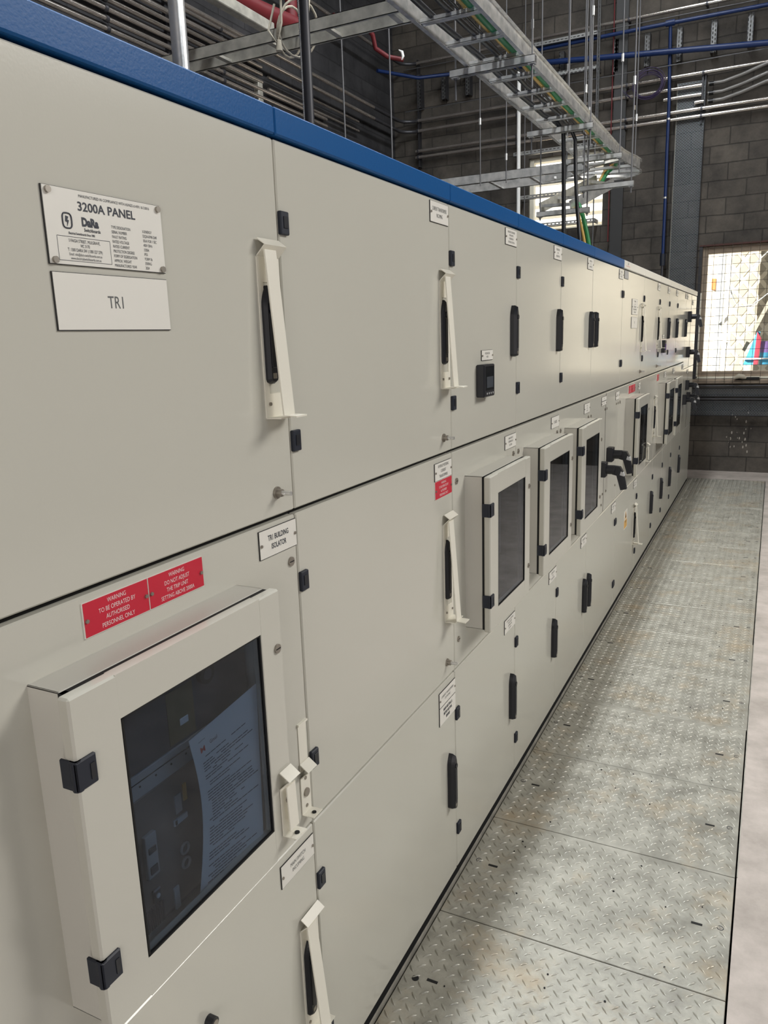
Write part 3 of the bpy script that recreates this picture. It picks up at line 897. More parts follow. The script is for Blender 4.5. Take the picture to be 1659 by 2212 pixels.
# emblem: rounded ring with a bolt
cy, cz = px(0.165, 0.42)[1:]
s.tube([(0.0034, cy + 0.0075 * math.copysign(abs(math.cos(t)) ** 0.6, math.cos(t)), cz + 0.0095 * math.copysign(abs(math.sin(t)) ** 0.6, math.sin(t))) for t in [2 * math.pi * k2 / 20 for k2 in range(20)]], 0.0010, 'label_black', 6, closed=True)
s.prism([(cy - 0.002, cz + 0.006), (cy + 0.0025, cz + 0.005), (cy + 0.0005, cz + 0.001), (cy + 0.003, cz + 0.0005), (cy - 0.0005, cz - 0.007), (cy, cz - 0.002), (cy - 0.003, cz - 0.001)], 'x', 0.0030, 0.0036, 'label_black')
bx = [px(0.0 + u, v)[1:] for u, v in ((0.075, 0.625), (0.495, 0.625), (0.495, 0.94), (0.075, 0.94))]
for q in range(4):
    p0, p1 = bx[q], bx[(q + 1) % 4]
    s.tube([(0.0031, *p0), (0.0031, *p1)], 0.00035, 'label_black', 4)
for t, v in (('3 FAIGH STREET, MULGRAVE,', 0.675), ('VIC 3170', 0.735), ('T: 1300 DARA SW (1300 327 279)', 0.795), ('Email: info@dara-switchboards.com.au', 0.853), ('www.electricalswitchboards.com.au', 0.905)):
    s.text(t, px(0.285, v), 0.0058 if v < 0.84 else 0.0050, 'label_black', 0.72)
rows = [('TYPE DESIGNATION', 'X-ENERGY'), ('SERIAL NUMBER', 'DQ24-0798-5248'), ('FAULT RATING', '50kA FOR 1 SEC'), ('RATED VOLTAGE', '400V 50Hz'), ('RATED CURRENT', '3200A'),
        ('PROTECTION DEGREE', 'IP55'), ('FORM OF SEGREGATION', 'FORM 3b'), ('APPROX. WEIGHT', '3500KG'), ('MANUFACTURED YEAR', '2024')]
for q, (p0, p1) in enumerate(rows):
    s.text(p0, px(0.52, 0.42 + q * 0.066), 0.0056, 'label_black', 0.72, align='LEFT'); s.text(p1, px(0.80, 0.42 + q * 0.066), 0.0056, 'label_black', 0.72, align='LEFT')
for u, v in ((0.04, 0.06), (0.965, 0.06), (0.04, 0.945), (0.965, 0.945)):
    p = px(u, v); s.cyl((0.003, p[1], p[2]), (0.0065, p[1], p[2]), 0.0045, 'screw_steel', 12)
o = s.build('nameplate', d); o['label'] = 'white engraved rating plate reading 3200A PANEL'
text_plate(d, 'label_plate', 0.738, 0.953, 1.8075, 1.883, ['TR1'], h=0.024, screws=False, bold=0.0, sx=0.8, lab='large white plate reading TR1')
full_handle(d, 1.214, 1.708, 1.886, dep=0.013)
locking_bar(d, 1.229, 1.645, 1.937)
stud(d, 1.212, 1.500)
# middle
d = Mi[0]
text_plate(d, 'warning_plate', 0.720, 0.848, 1.383, 1.4355, WARN, 'label_red', 'label_white', 'label_text_light', h=0.0098, bold=0.0, lab='red warning plate for authorised personnel')
text_plate(d, 'warning_plate', 0.849, 0.978, 1.383, 1.4355, ['WARNING', 'DO NOT ADJUST', 'THE TRIP UNIT', 'SETTING ABOVE 2000A'], 'label_red', 'label_white', 'label_text_light', h=0.0098, bold=0.0, lab='red warning plate about the trip unit')
text_plate(d, 'label_plate', 1.142, 1.2685, 1.381, 1.437, ['TR1 BUILDING', 'ISOLATOR'], h=0.0150, bold=0.0003, sx=0.72, ink='label_black')
cover_screw(d, 1.246, 1.352)
dr, (ga, gb, gza, gzb) = glazed_box(cabs[0][0], 0.6195, 1.068, interior='breaker_dark')
# padlock brackets at the right edge of the glazed door and of the panel
def lug(par, yc, z0, z1, x, hole=True, w=0.036):
    s = MB(); t = 0.0024
    s.strip([(x + 0.002, z1 + 0.026), (x + 0.022, z1 + 0.012), (x + t / 2, z1 - 0.008), (x + t / 2, z0), (x + 0.030, z0 + 0.001)], 'y', yc - w / 2, yc + w / 2, t, 'bracket_white')
    s.strip([(x + 0.012, z1 - 0.004), (x + 0.015, z0 + 0.012)], 'y', yc - w / 2 + 0.004, yc + w / 2 - 0.004, t, 'bracket_white') if not hole else None
    if hole:
        s.cyl((x, yc, (z0 + z1) / 2), (x + 0.006, yc, (z0 + z1) / 2), 0.0095, 'screw_steel', 16)
        for q in (0.16, 0.86): s.cyl((x, yc, z0 + (z1 - z0) * q), (x + 0.004, yc, z0 + (z1 - z0) * q), 0.004, 'screw_steel', 8)
    s.cyl((x + 0.020, yc, z0 + 0.0005), (x + 0.020, yc, z0 + 0.0035), 0.005, 'gap_black', 10)
    return s.build('padlock_bracket', par)
lug(dr, 1.052, 0.888, 0.992, 0.089, hole=False)
lug(d, 1.247, 0.786, 0.880, 0.0005)
s = MB(); s.box(0, 0.002, 1.231, 1.262, 0.884, 0.996, 'bracket_white', 0.0008); s.box(0, 0.006, 1.229, 1.264, 0.995, 0.999, 'bracket_white')
s.build('bracket_strip', d)
# content behind the smoked glass: breaker front
s = MB()
s.box(0.003, 0.020, 0.640, 1.050, 1.150, 1.320, 'breaker_dark')
s.box(0.0195, 0.021, 0.843, 0.905, 1.155, 1.245, 'breaker_olive')
s.box(0.021, 0.023, 0.868, 0.888, 1.180, 1.192, 'paper', 0.002)
s.box(0.003, 0.021, 0.640, 1.050, 1.108, 1.148, 'breaker_light', 0.001)
s.box(0.0208, 0.0216, 0.640, 1.050, 1.134, 1.1355, 'gap_black')
for q in range(9): s.cyl((0.021, 0.70 + q * 0.035, 1.127), (0.022, 0.70 + q * 0.035, 1.127), 0.0018, 'gap_black', 6)
s.box(0.003, 0.016, 0.640, 1.050, 0.872, 1.104, 'breaker_grey', 0.002)
s.box(0.016, 0.024, 0.765, 0.790, 0.965, 1.040, 'breaker_light', 0.001); s.box(0.024, 0.026, 0.770, 0.785, 0.972, 0.985, 'breaker_dark')
s.box(0.024, 0.026, 0.770, 0.785, 1.008, 1.018, 'breaker_dark')
s.box(0.016, 0.018, 0.843, 0.858, 1.032, 1.065, 'breaker_light'); s.box(0.016, 0.018, 0.864, 0.872, 1.045, 1.075, 'label_yellow')
s.box(0.016, 0.019, 0.836, 0.868, 1.014, 1.024, 'paper'); s.box(0.019, 0.0194, 0.838, 0.843, 1.015, 1.023, 'gap_black')
s.box(0.016, 0.019, 0.820, 0.832, 0.868, 0.908, 'paper')
s.box(0.016, 0.022, 0.773, 0.790, 0.914, 0.938, 'breaker_dark', 0.002); s.cyl((0.022, 0.781, 0.927), (0.024, 0.781, 0.927), 0.004, 'paper', 10)
for q in range(12): s.box(0.016, 0.020, 0.742 + q * 0.0045, 0.7445 + q * 0.0045, 0.872, 0.910, 'breaker_dark')
for zz in (0.962, 0.935): s.tube([(0.018, 0.855 + 0.009 * math.cos(t), zz + 0.009 * math.sin(t)) for t in [k2 * 0.5236 for k2 in range(12)]], 0.0025, 'breaker_light', 6, closed=True)
s.box(0.016, 0.020, 0.700, 0.735, 0.92, 0.99, 'breaker_dark', 0.002); s.box(0.016, 0.022, 0.700, 0.738, 1.0, 1.05, 'breaker_grey', 0.002)
s.cyl((0.020, 0.935, 1.245), (0.030, 0.935, 1.245), 0.018, 'gap_black', 18)
s.cyl((0.020, 0.935, 1.245), (0.031, 0.935, 1.245), 0.010, 'breaker_dark', 18)
o = s.build('circuit_breaker', cabs[0][0])
s = MB(); s.box(0.083, 0.0845, 0.6905, 0.694, 1.2885, 1.2915, 'green_mark'); s.build('green_marker', dr)
# letter leaning inside the glass
s = MB()
def sheet(u, v):   # u 0..1 across (left to right), v 0..1 up
    yy = 0.845 + 0.03 * math.sin((v) * math.pi) * (1 - u) + u * 0.165 - 0.012 * (1 - v)
    xx = 0.058 + 0.014 * u - 0.012 * (1 - u) * math.sin(v * math.pi) * 0.6
    zz = 0.880 + v * (0.292 + 0.03 * u)
    return (xx, yy, zz)
NU, NV = 8, 14
vs = [sheet(i / NU, j / NV) for j in range(NV + 1) for i in range(NU + 1)]
vs2 = [(p[0] - 0.0008, p[1], p[2]) for p in vs]
fs = [(j * (NU + 1) + i, j * (NU + 1) + i + 1, (j + 1) * (NU + 1) + i + 1, (j + 1) * (NU + 1) + i) for j in range(NV) for i in range(NU)]
s.add(vs, fs, 'paper', True); s.add(vs2, fs, 'paper', True)
def on_sheet(body, u, v, size, mat, sx=0.8):
    cu = bpy.data.curves.new('t', 'FONT'); cu.body = body; cu.size = 1.0; cu.align_x = 'LEFT'; cu.align_y = 'CENTER'; cu.resolution_u = 2; cu.offset = 0.004
    ob = bpy.data.objects.new('t', cu); me = bpy.data.meshes.new_from_object(ob)
    vv = []
    for q in me.vertices:
        p = sheet(u + q.co.x * size * sx / 0.165, v + q.co.y * size / 0.30); vv.append((p[0] + 0.0006, p[1], p[2]))
    s.add(vv, [list(p.vertices) for p in me.polygons], mat)
    bpy.data.objects.remove(ob); bpy.data.curves.remove(cu); bpy.data.meshes.remove(me)
on_sheet('M', 0.10, 0.885, 0.016, 'logo_red', 1.0)
on_sheet('Gmail', 0.24, 0.895, 0.010, 'label_black')
on_sheet('transformer', 0.10, 0.945, 0.004, 'label_black')
rl = random.Random(5)
v = 0.83
while v > 0.06:
    ln = rl.uniform(0.35, 0.82)
    ii = 0.10 if rl.random() < 0.6 else 0.15
    n = 8
    for q in range(n):
        if rl.random() < 0.06: continue
        u0, u1 = ii + ln * q / n, ii + ln * (q + 0.9) / n
        pts = [sheet(u0, v), sheet(u1, v), sheet(u1, v + 0.0055), sheet(u0, v + 0.0055)]
        s.add([(p[0] + 0.0007, p[1], p[2]) for p in pts], [(0, 1, 2, 3)], 'label_black')
    v -= 0.0175 if rl.random() < 0.8 else 0.034
tag(s.build('printed_letter'), 'white printed letter curling behind the smoked glass of the nearest raised box', 'letter')
d = Lw[0]
text_plate(d, 'label_plate', 1.137, 1.2645, 0.668, 0.7205, ['MAIN SWITCH', 'INCOMING'], h=0.0125, bold=0.0, sx=0.72)
full_handle(d, 1.214, 0.290, 0.482, dep=0.013)
locking_bar(d, 1.229, 0.245, 0.520, bar_x=0.042)
s = MB(); s.cyl((0, 0.888, 0.576), (0.016, 0.888, 0.576), 0.011, 'black_plastic', 14); s.cyl((0.016, 0.888, 0.576), (0.018, 0.888, 0.576), 0.007, 'screw_steel', 12); s.build('keylock', d)

# ---- generic fittings
def fit_upper(i, hin=True, hand=True, dep=0.024):
    _, y0, y1 = cabs[i]
    if hin:
        hinge(U[i], y0 + 0.001, 2.0015); hinge(U[i], y0 + 0.001, 1.592)
    if hand: full_handle(U[i], y1 - 0.058, 1.707, 1.885, dep=dep)
def fit_lower(i, hin=True, hand=True, dep=0.024):
    _, y0, y1 = cabs[i]
    if hin:
        hinge(Lw[i], y0 + 0.001, 0.590); hinge(Lw[i], y0 + 0.001, 0.172)
    if hand: full_handle(Lw[i], y1 - 0.058, 0.290, 0.484, dep=dep)
# cabinet 1
y1 = YC[2]
fit_upper(1, dep=0.013); locking_bar(U[1], 2.090, 1.640, 1.937)
lab_up(U[1], y1 - 0.001, ['CURRENT TRANSFORMERS', 'INCOMING'])
stud(U[1], 2.068, 1.498)
hinge(Mi[1], YC[1] + 0.001, 1.300); hinge(Mi[1], YC[1] + 0.001, 0.892)
text_plate(Mi[1], 'label_plate', 1.994, 2.1225, 1.3795, 1.431, ['REVENUE METERING', 'CURRENT', 'TRANSFORMERS'], h=0.0125, sx=0.7)
text_plate(Mi[1], 'warning_plate', 1.994, 2.1225, 1.326, 1.379, WARN, 'label_red', 'label_white', 'label_text_light', h=0.0098, lab='red warning plate')
full_handle(Mi[1], 2.075, 1.003, 1.190, dep=0.013); locking_bar(Mi[1], 2.090, 0.935, 1.240)
stud(Mi[1], 2.069, 0.798)
fit_lower(1)
text_plate(Lw[1], 'label_plate', 1.9975, 2.130, 0.6715, 0.7205, ['CURRENT TRANSFORMERS', 'OUTGOING'], h=0.0105, bold=0.0)
text_plate(Lw[1], 'label_plate', 1.9975, 2.130, 0.6110, 0.6705, ['MAIN NEUTRAL &', 'METER NEUTRAL', 'BEHIND'], h=0.0125, bold=0.0005, ink='label_black', screws=False, sx=0.72)
# cabinet 2
fit_upper(2); lab_up(U[2], YC[3], ['LINE AND LOAD BEHIND', 'MAIN SWITCH', 'DISTRIBUTION', 'OUTGOING SECTION'])
text_plate(U[2], 'label_plate', 2.398, 2.509, 1.705, 1.738, ['MULTIFUNCTION', 'METER'], h=0.0095, sx=0.62)
s = MB()
s.box(0, 0.028, 2.350, 2.452, 1.591, 1.694, 'black_plastic', 0.003)
s.box(0.028, 0.0290, 2.362, 2.444, 1.612, 1.688, 'screen_glass')
s.box(0.029, 0.0294, 2.372, 2.434, 1.620, 1.655, 'breaker_dark')
for q in range(4): s.cyl((0.028, 2.375 + q * 0.019, 1.602), (0.0296, 2.375 + q * 0.019, 1.602), 0.0035, 'breaker_light', 8)
s.build('panel_meter', U[2])
lab_mid(Mi[2], YC[3], ['MAIN SWITCH', 'DISTRIBUTION', 'SECTION'])
for (y, z) in ((2.166, 1.353), (2.168, 0.838), (2.749, 1.353), (2.749, 0.838)): cover_screw(Mi[2], y, z)
glazed_box(cabs[2][0], 2.2385, 2.668, lab='raised box of the first middle enclosure')
fit_lower(2); lab_low(Lw[2], YC[3], ['LINE AND LOAD BEHIND', 'MAIN SWITCH', 'DISTRIBUTION', 'SECTION'])
# cabinet 3
fit_upper(3); lab_up(U[3], YC[4], ['DISTRIBUTION', 'SPA', 'MAIN SWITCH'])
lab_mid(Mi[3], YC[4], ['CHASSIS'])
for (y, z) in ((2.812, 1.353), (2.812, 0.838), (3.402, 1.353), (3.402, 0.838)): cover_screw(Mi[3], y, z)
glazed_box(cabs[3][0], 2.885, 3.335)
fit_lower(3); lab_low(Lw[3], YC[4], ['DISTRIBUTION', 'SPA', 'MAIN SWITCH'])
# cabinet 4
fit_upper(4); lab_up(U[4], YC[5], ['DISTRIBUTION', 'SPA', 'MAIN SWITCH'])
lab_mid(Mi[4], YC[5], ['METER', 'SUPPLY', 'SECTION'])
for (y, z) in ((3.466, 1.353), (4.055, 1.353), (4.055, 0.838)): cover_screw(Mi[4], y, z)
glazed_box(cabs[4][0], 3.545, 3.975)
fit_lower(4, hin=False); hinge(Lw[4], YC[4] + 0.001, 0.590); lab_low(Lw[4], YC[5], ['DISTRIBUTION', 'SPA'])
# cabinet 5 (handle on the left, hinges on the right)
full_handle(U[5], 4.137, 1.707, 1.885)
hinge(U[5], YC[6] - 0.001, 2.0015, side=-1); hinge(U[5], YC[6] - 0.001, 1.592, side=-1)
lab_up(U[5], YC[6], ['DISTRIBUTION', 'SPA', 'MAIN SWITCH'])
text_plate(Mi[5], 'label_plate', 4.394, 4.528, 1.404, 1.428, ['SUPPLY'], screws=False); text_plate(Mi[5], 'label_plate', 4.394, 4.528, 1.379, 1.402, ['ISOLATOR'])
text_plate(Mi[5], 'label_plate', 4.828, 4.940, 1.377, 1.425, ['SUPPLY'])
s = MB(); s.box(-0.0005, 0.0012, 4.526, 4.5285, S2 + 0.006, S1 - 0.009, 'gap_black'); s.build('panel_joint', Mi[5])
for (y, z) in ((4.12, 1.353), (4.50, 1.353), (4.555, 1.353), (4.86, 1.353), (4.92, 1.353), (4.50, 0.86), (4.47, 0.80), (4.60, 0.86), (4.90, 0.84)): cover_screw(Mi[5], y, z, r=0.007)
rotary_switch(Mi[5], 4.590, 1.035); rotary_switch(Mi[5], 4.385, 0.978)
full_handle(Lw[5], 4.137, 0.290, 0.484)
hinge(Lw[5], YC[6] - 0.001, 0.590, side=-1); hinge(Lw[5], YC[6] - 0.001, 0.172, side=-1); lab_low(Lw[5], YC[6], ['DISTRIBUTION', 'SPA'])
# cabinet 6
d = U[6]; fit_upper(6, dep=0.013); locking_bar(d, 5.745, 1.640, 1.937)
text_plate(d, 'nameplate', 5.303, 5.53, 1.887, 1.987, ['3200A PANEL', 'DaRa', 'TYPE DESIGNATION', 'RATED CURRENT 3200A', 'FORM 3b   2024'], lab='white engraved rating plate')
text_plate(d, 'label_plate', 5.300, 5.53, 1.80, 1.873, ['TR2'], h=0.02, screws=False)
stud(d, 5.735, 1.503)
text_plate(d, 'label_plate', 4.99, 5.13, 2.095, 2.143, [], face='breaker_light', screws=False)
c6 = cabs[6][0]
s = MB(); s.box(0.006, 0.0066, 4.99, 5.17, 2.160, 2.197, 'label_white'); s.text('DaRa', (0.0068, 5.08, 2.184), 0.022, 'label_black', 0.8); s.box(0.0066, 0.0069, 5.01, 5.15, 2.168, 2.170, 'label_red')
o = s.build('maker_sticker', c6); o['label'] = 'white maker sticker with a red line'
text_plate(Mi[6], 'warning_plate', 5.290, 5.420, 1.378, 1.431, WARN, 'label_red', 'label_white', 'label_text_light', lab='red warning plate')
text_plate(Mi[6], 'warning_plate', 5.422, 5.552, 1.378, 1.431, ['WARNING', 'DO NOT ADJUST', 'THE TRIP UNIT'], 'label_red', 'label_white', 'label_text_light', lab='red warning plate beside the first')
text_plate(Mi[6], 'label_plate', 5.696, 5.79, 1.377, 1.426, ['TR2 BUILDING', 'ISOLATOR'])
for (y, z) in ((4.985, 1.353), (5.76, 1.353)): cover_screw(Mi[6], y, z)
dr6, _ = glazed_box(c6, 5.192, 5.635)
lug(dr6, 5.60, 0.888, 0.992, 0.089, hole=False)
lug(Mi[6], 5.77, 0.786, 0.880, 0.0005)
fit_lower(6, dep=0.013); locking_bar(Lw[6], 5.745, 0.245, 0.520, bar_x=0.042)
lab_low(Lw[6], YC[7], ['MAIN SWITCH', 'INCOMING'])
s = MB(); s.box(0, 0.0008, 5.303, 5.430, 0.448, 0.580, 'label_white'); s.box(0.0008, 0.001, 5.310, 5.423, 0.455, 0.512, 'label_yellow')
s.prism([(5.325, 0.520), (5.408, 0.520), (5.3665, 0.574)], 'x', 0.0008, 0.0012, 'label_yellow')
s.prism([(5.345, 0.527), (5.388, 0.527), (5.3665, 0.560)], 'x', 0.0012, 0.0014, 'label_black')
s.text('DANGER', (0.0013, 5.3665, 0.498), 0.017, 'label_black', 0.8)
o = s.build('warning_sticker', Lw[6]); o['label'] = 'white and yellow electrical warning sticker'
# cabinet 7
fit_upper(7, dep=0.013); locking_bar(U[7], 6.585, 1.640, 1.937); stud(U[7], 6.60, 1.503)
lab_up(U[7], YC[8], ['CURRENT TRANSFORMERS', 'INCOMING'])
full_handle(Mi[7], 6.579, 1.003, 1.186, dep=0.013); locking_bar(Mi[7], 6.595, 0.935, 1.240)
lug(Mi[7], 5.93, 0.84, 0.95, 0.0005)
fit_lower(7)
# cabinet 8
fit_upper(8); lab_up(U[8], YC[9], ['MAIN SWITCH', 'DISTRIBUTION'])
text_plate(U[8], 'label_plate', 6.90, 7.01, 1.715, 1.745, ['METER'])
s = MB(); s.box(0, 0.028, 6.86, 6.962, 1.598, 1.700, 'black_plastic', 0.003); s.box(0.028, 0.029, 6.872, 6.95, 1.62, 1.692, 'screen_glass'); s.build('panel_meter', U[8])
text_plate(Mi[8], 'warning_plate', 6.655, 6.78, 1.378, 1.431, WARN, 'label_red', 'label_white', 'label_text_light', lab='red warning plate'); lab_mid(Mi[8], YC[9], ['MAIN SWITCH', 'SECTION'])
glazed_box(cabs[8][0], 6.78, 7.215)
fit_lower(8)
# cabinet 9
fit_upper(9); lab_up(U[9], YC[10], ['DISTRIBUTION', 'SPA']); lab_mid(Mi[9], YC[10], ['CHASSIS'])
glazed_box(cabs[9][0], 7.40, 7.82)
fit_lower(9)
# cabinet 10
fit_upper(10); lab_up(U[10], YC[11], ['DISTRIBUTION', 'SPA']); lab_mid(Mi[10], YC[11], ['SUPPLY']); fit_lower(10)
# cabinet 11
text_plate(U[11], 'label_plate', 9.30, 9.43, 2.04, 2.095, ['SUPPLY', 'ISOLATOR']); text_plate(U[11], 'label_plate', 8.72, 8.85, 2.085, 2.139, ['SPARE'])
s = MB(); s.box(-0.0005, 0.0012, 9.23, 9.2325, 1.38, ZD - 0.004, 'gap_black'); s.box(-0.0005, 0.0012, 8.71, 9.81, 1.745, 1.7475, 'gap_black'); s.build('panel_joint', U[11])
rotary_switch(U[11], 8.90, 1.856, 0.085); rotary_switch(U[11], 8.90, 1.49, 0.085)
rotary_switch(Mi[11], 9.02, 1.14, 0.08); rotary_switch(Mi[11], 8.78, 1.0, 0.08); rotary_switch(Mi[11], 9.2, 1.0, 0.08)
text_plate(Mi[11], 'label_plate', 9.10, 9.22, 1.31, 1.35, ['SUPPLY'])
s = MB(); s.box(-0.0005, 0.0012, 9.25, 9.2525, 0.71, 1.36, 'gap_black'); s.build('panel_joint', Mi[11])
hinge(Lw[11], YC[11] + 0.001, 0.55)

# ------------------------------------------------------------------ overhead main cable ladder
def rail(mb, pts, h, lip, mat, side):
    """C-shaped side rail following pts (x,y,z bottom); lip points to 'side' in the xy plane"""
    P = [Vector(p) for p in pts]
    n = len(P); vs = []
    for i, p in enumerate(P):
        d = P[min(i + 1, n - 1)] - P[max(i - 1, 0)]; d.z = 0; d.normalize()
        q = Vector((d.y, -d.x, 0)) * side
        t = 0.003
        prof = [(0, 0), (lip, 0), (lip, t), (t, t), (t, h - t), (lip, h - t), (lip, h), (0, h)]
        for u, v2 in prof: vs.append(p + q * u + Vector((0, 0, v2)))
    fs = []
    for i in range(n - 1):
        for k2 in range(8):
            fs.append((i * 8 + k2, i * 8 + (k2 + 1) % 8, (i + 1) * 8 + (k2 + 1) % 8, (i + 1) * 8 + k2))
    for e in (0, n - 1):
        fs += [(e * 8, e * 8 + 1, e * 8 + 2, e * 8 + 3), (e * 8, e * 8 + 3, e * 8 + 4, e * 8 + 7), (e * 8 + 4, e * 8 + 5, e * 8 + 6, e * 8 + 7)]
    mb.add(vs, fs, mat)
def rung(par, p0, p1, mat='galvanised'):
    s = MB(); a2, b3 = Vector(p0), Vector(p1)
    s.bar(a2, b3, 0.040, 0.006, mat); s.bar(a2 + Vector((0, -0.017, 0.010)), b3 + Vector((0, -0.017, 0.010)), 0.006, 0.020, mat); s.bar(a2 + Vector((0, 0.017, 0.010)), b3 + Vector((0, 0.017, 0.010)), 0.006, 0.020, mat)
    return s.build('rung', par)
ZL = 3.30
lad = thing('cable_ladder', 'long galvanised cable ladder running overhead towards the end wall', 'cable ladder', (-0.70, 5.0, ZL))
s = MB(); rail(s, [(-0.865, 0.6, ZL), (-0.865, 7.85, ZL)], 0.10, 0.022, 'galvanised', 1); s.build('side_rail', lad)
s = MB(); rail(s, [(-0.535, 0.6, ZL), (-0.535, 7.55, ZL)], 0.10, 0.022, 'galvanised', 1); s.build('side_rail', lad)
y = 3.59 - 0.354 * 8
while y < 7.9:
    rung(lad, (-0.862, y, ZL + 0.012), (-0.535, y, ZL + 0.012)); y += 0.354
# bend and descending section
lad2 = thing('cable_ladder_bend', 'curved end of the overhead cable ladder turning left before the end wall', 'cable ladder', (-0.70, 8.2, ZL))
out_pts, in_pts = [], []
for k2 in range(9):
    t = k2 / 8 * math.radians(80)
    out_pts.append(((-0.535, -0.525, -0.50, -0.465, -0.45, -0.47, -0.53, -0.64, -0.80)[k2], (7.56, 7.75, 7.95, 8.12, 8.28, 8.42, 8.53, 8.62, 8.66)[k2], ZL))
    in_pts.append((-0.865 - 0.62 * (1 - math.cos(t)), 7.87 + 0.34 * math.sin(t) * 1.2, ZL))
s = MB(); rail(s, out_pts, 0.10, 0.022, 'galvanised', 1); s.build('side_rail', lad2)
s = MB(); rail(s, in_pts, 0.10, 0.022, 'galvanised', 1); s.build('side_rail', lad2)
for k2 in (1, 3, 5, 7): rung(lad2, Vector(in_pts[k2]) + Vector((0, 0, .012)), Vector(out_pts[k2]) + Vector((0, 0, .012)))
lad3 = thing('cable_ladder_drop', 'sloping cable ladder section dropping from the bend to above the cabinets', 'cable ladder', (-0.8, 7.4, 2.9))
A0, A1 = Vector((-0.80, 8.00, 3.21)), Vector((-1.08, 7.03, 2.86))
B0, B1 = Vector((-0.58, 7.68, 3.11)), Vector((-0.80, 6.96, 2.84))
for p, q in ((A0, A1), (B0, B1)):
    s = MB(); s.bar(p, q, 0.014, 0.085, 'galvanised_old' if p is A0 else 'galvanised'); s.build('side_rail', lad3)
for t in (0.1, 0.4, 0.7, 0.97): rung(lad3, A0.lerp(A1, t), B0.lerp(B1, t))

def trapeze(lab, xl, xr, y, z, ztop=7.55, rods=(True, True), tail=0.12, sag=0.0):
    t = thing('trapeze_hanger', lab, 'hanger', ((xl + xr) / 2, y, z), 'trapeze hangers under the cable ladder')
    s = MB(); w2, h2, tt = 0.041, 0.041, 0.003
    s.box(xl, xr, y - w2 / 2, y - w2 / 2 + tt, z, z + h2, 'galvanised'); s.box(xl, xr, y + w2 / 2 - tt, y + w2 / 2, z, z + h2, 'galvanised')
    s.box(xl, xr, y - w2 / 2, y + w2 / 2, z + h2 - tt, z + h2, 'galvanised'); s.box(xl, xr, y - w2 / 2, y - 0.010, z, z + tt, 'galvanised'); s.box(xl, xr, y + 0.010, y + w2 / 2, z, z + tt, 'galvanised')
    s.build('strut_channel', t)
    for on, xx in zip(rods, (xl + 0.03, xr - 0.02)):
        if not on: continue
        s = MB(); s.cyl((xx, y, z - tail), (xx, y, ztop), 0.006, 'rod_steel', 8)
        s.cyl((xx, y, z - 0.012), (xx, y, z - 0.002), 0.012, 'rod_steel', 6); s.box(xx - 0.02, xx + 0.02, y - 0.02, y + 0.02, z - 0.004, z, 'galvanised')
        s.cyl((xx, y, z + 0.75), (xx, y, z + 0.81), 0.012, 'galvanised', 8)
        s.build('threaded_rod', t)
trapeze('nearest trapeze strut across the overhead ladder, with threaded tail below', -0.960, -0.455, 4.62, ZL - 0.045)
trapeze('second trapeze strut across the overhead ladder, above the black cables', -0.965, -0.47, 6.23, ZL - 0.045)
trapeze('third trapeze strut, at the start of the ladder bend', -0.95, -0.445, 7.30, ZL - 0.06)
trapeze('trapeze strut under the sloping ladder section, at right', -0.70, -0.27, 6.87, 2.93, tail=0.05, rods=(True, True))
trapeze('lowest trapeze strut, beneath the ladder end above the cabinets', -1.08, -0.63, 6.92, 2.77, tail=0.03)

# cables lying in the ladder
def wav(y0, y1, x0, z0, amp, n, ph):
    return [(x0 + amp * math.sin(ph + k2 * 1.7), y0 + (y1 - y0) * k2 / n, z0 + 0.4 * amp * math.cos(ph * 2 + k2)) for k2 in range(n + 1)]
s = MB(); s.tube(wav(0.7, 6.0, -0.785, ZL + 0.040, 0.006, 16, 0.3) + [(-0.74, 6.22, ZL + 0.035), (-0.712, 6.32, ZL - 0.03), (-0.708, 6.335, 3.0), (-0.700, 6.33, 2.6), (-0.690, 6.32, 2.2)], 0.0165, 'cable_black', 10)
tag(s.build('power_cable'), 'thick black cable dropping straight from the overhead ladder to the cabinet top, left one', 'cable')
s = MB(); s.tube(wav(0.7, 6.3, -0.690, ZL + 0.040, 0.008, 16, 1.3) + [(-0.69, 6.46, ZL + 0.03), (-0.668, 6.52, ZL - 0.04), (-0.655, 6.50, 3.0), (-0.62, 6.42, 2.75), (-0.585, 6.38, 2.5), (-0.58, 6.36, 2.2)], 0.0145, 'cable_black', 10)
tag(s.build('power_cable'), 'thinner black cable bowing right as it drops from the overhead ladder', 'cable')
s = MB(); s.tube(wav(0.7, 7.4, -0.648, ZL + 0.036, 0.004, 16, 2.3), 0.007, 'cable_black', 8)
tag(s.build('power_cable'), 'thinnest black cable lying in the middle of the overhead ladder', 'cable')
s = MB(); s.tube(wav(0.7, 7.6, -0.585, ZL + 0.045, 0.006, 18, 0.9) + [(-0.60, 7.95, ZL + 0.045), (-0.66, 8.15, ZL + 0.04), (-0.74, 8.2, ZL + 0.0), (-0.74, 7.9, 3.15), (-0.78, 7.5, 3.02), (-0.80, 7.15, 2.90), (-0.74, 7.02, 2.85), (-0.70, 7.0, 2.75), (-0.665, 7.0, 2.62), (-0.64, 7.0, 2.5), (-0.63, 7.0, 2.2)], 0.018, 'cable_green', 10)
tag(s.build('earth_cable'), 'green earth cable running along the ladder and down behind the blue strip', 'cable')
s = MB(); s.tube(wav(0.7, 7.6, -0.617, ZL + 0.050, 0.004, 18, 2.1) + [(-0.63, 7.95, ZL + 0.05), (-0.68, 8.12, ZL + 0.045), (-0.76, 8.15, ZL), (-0.77, 7.9, 3.14), (-0.80, 7.5, 3.02), (-0.82, 7.15, 2.90), (-0.765, 7.02, 2.83), (-0.73, 6.985, 2.75), (-0.695, 6.985, 2.62), (-0.67, 6.985, 2.5), (-0.66, 6.985, 2.2)], 0.012, 'cable_yellow', 8)
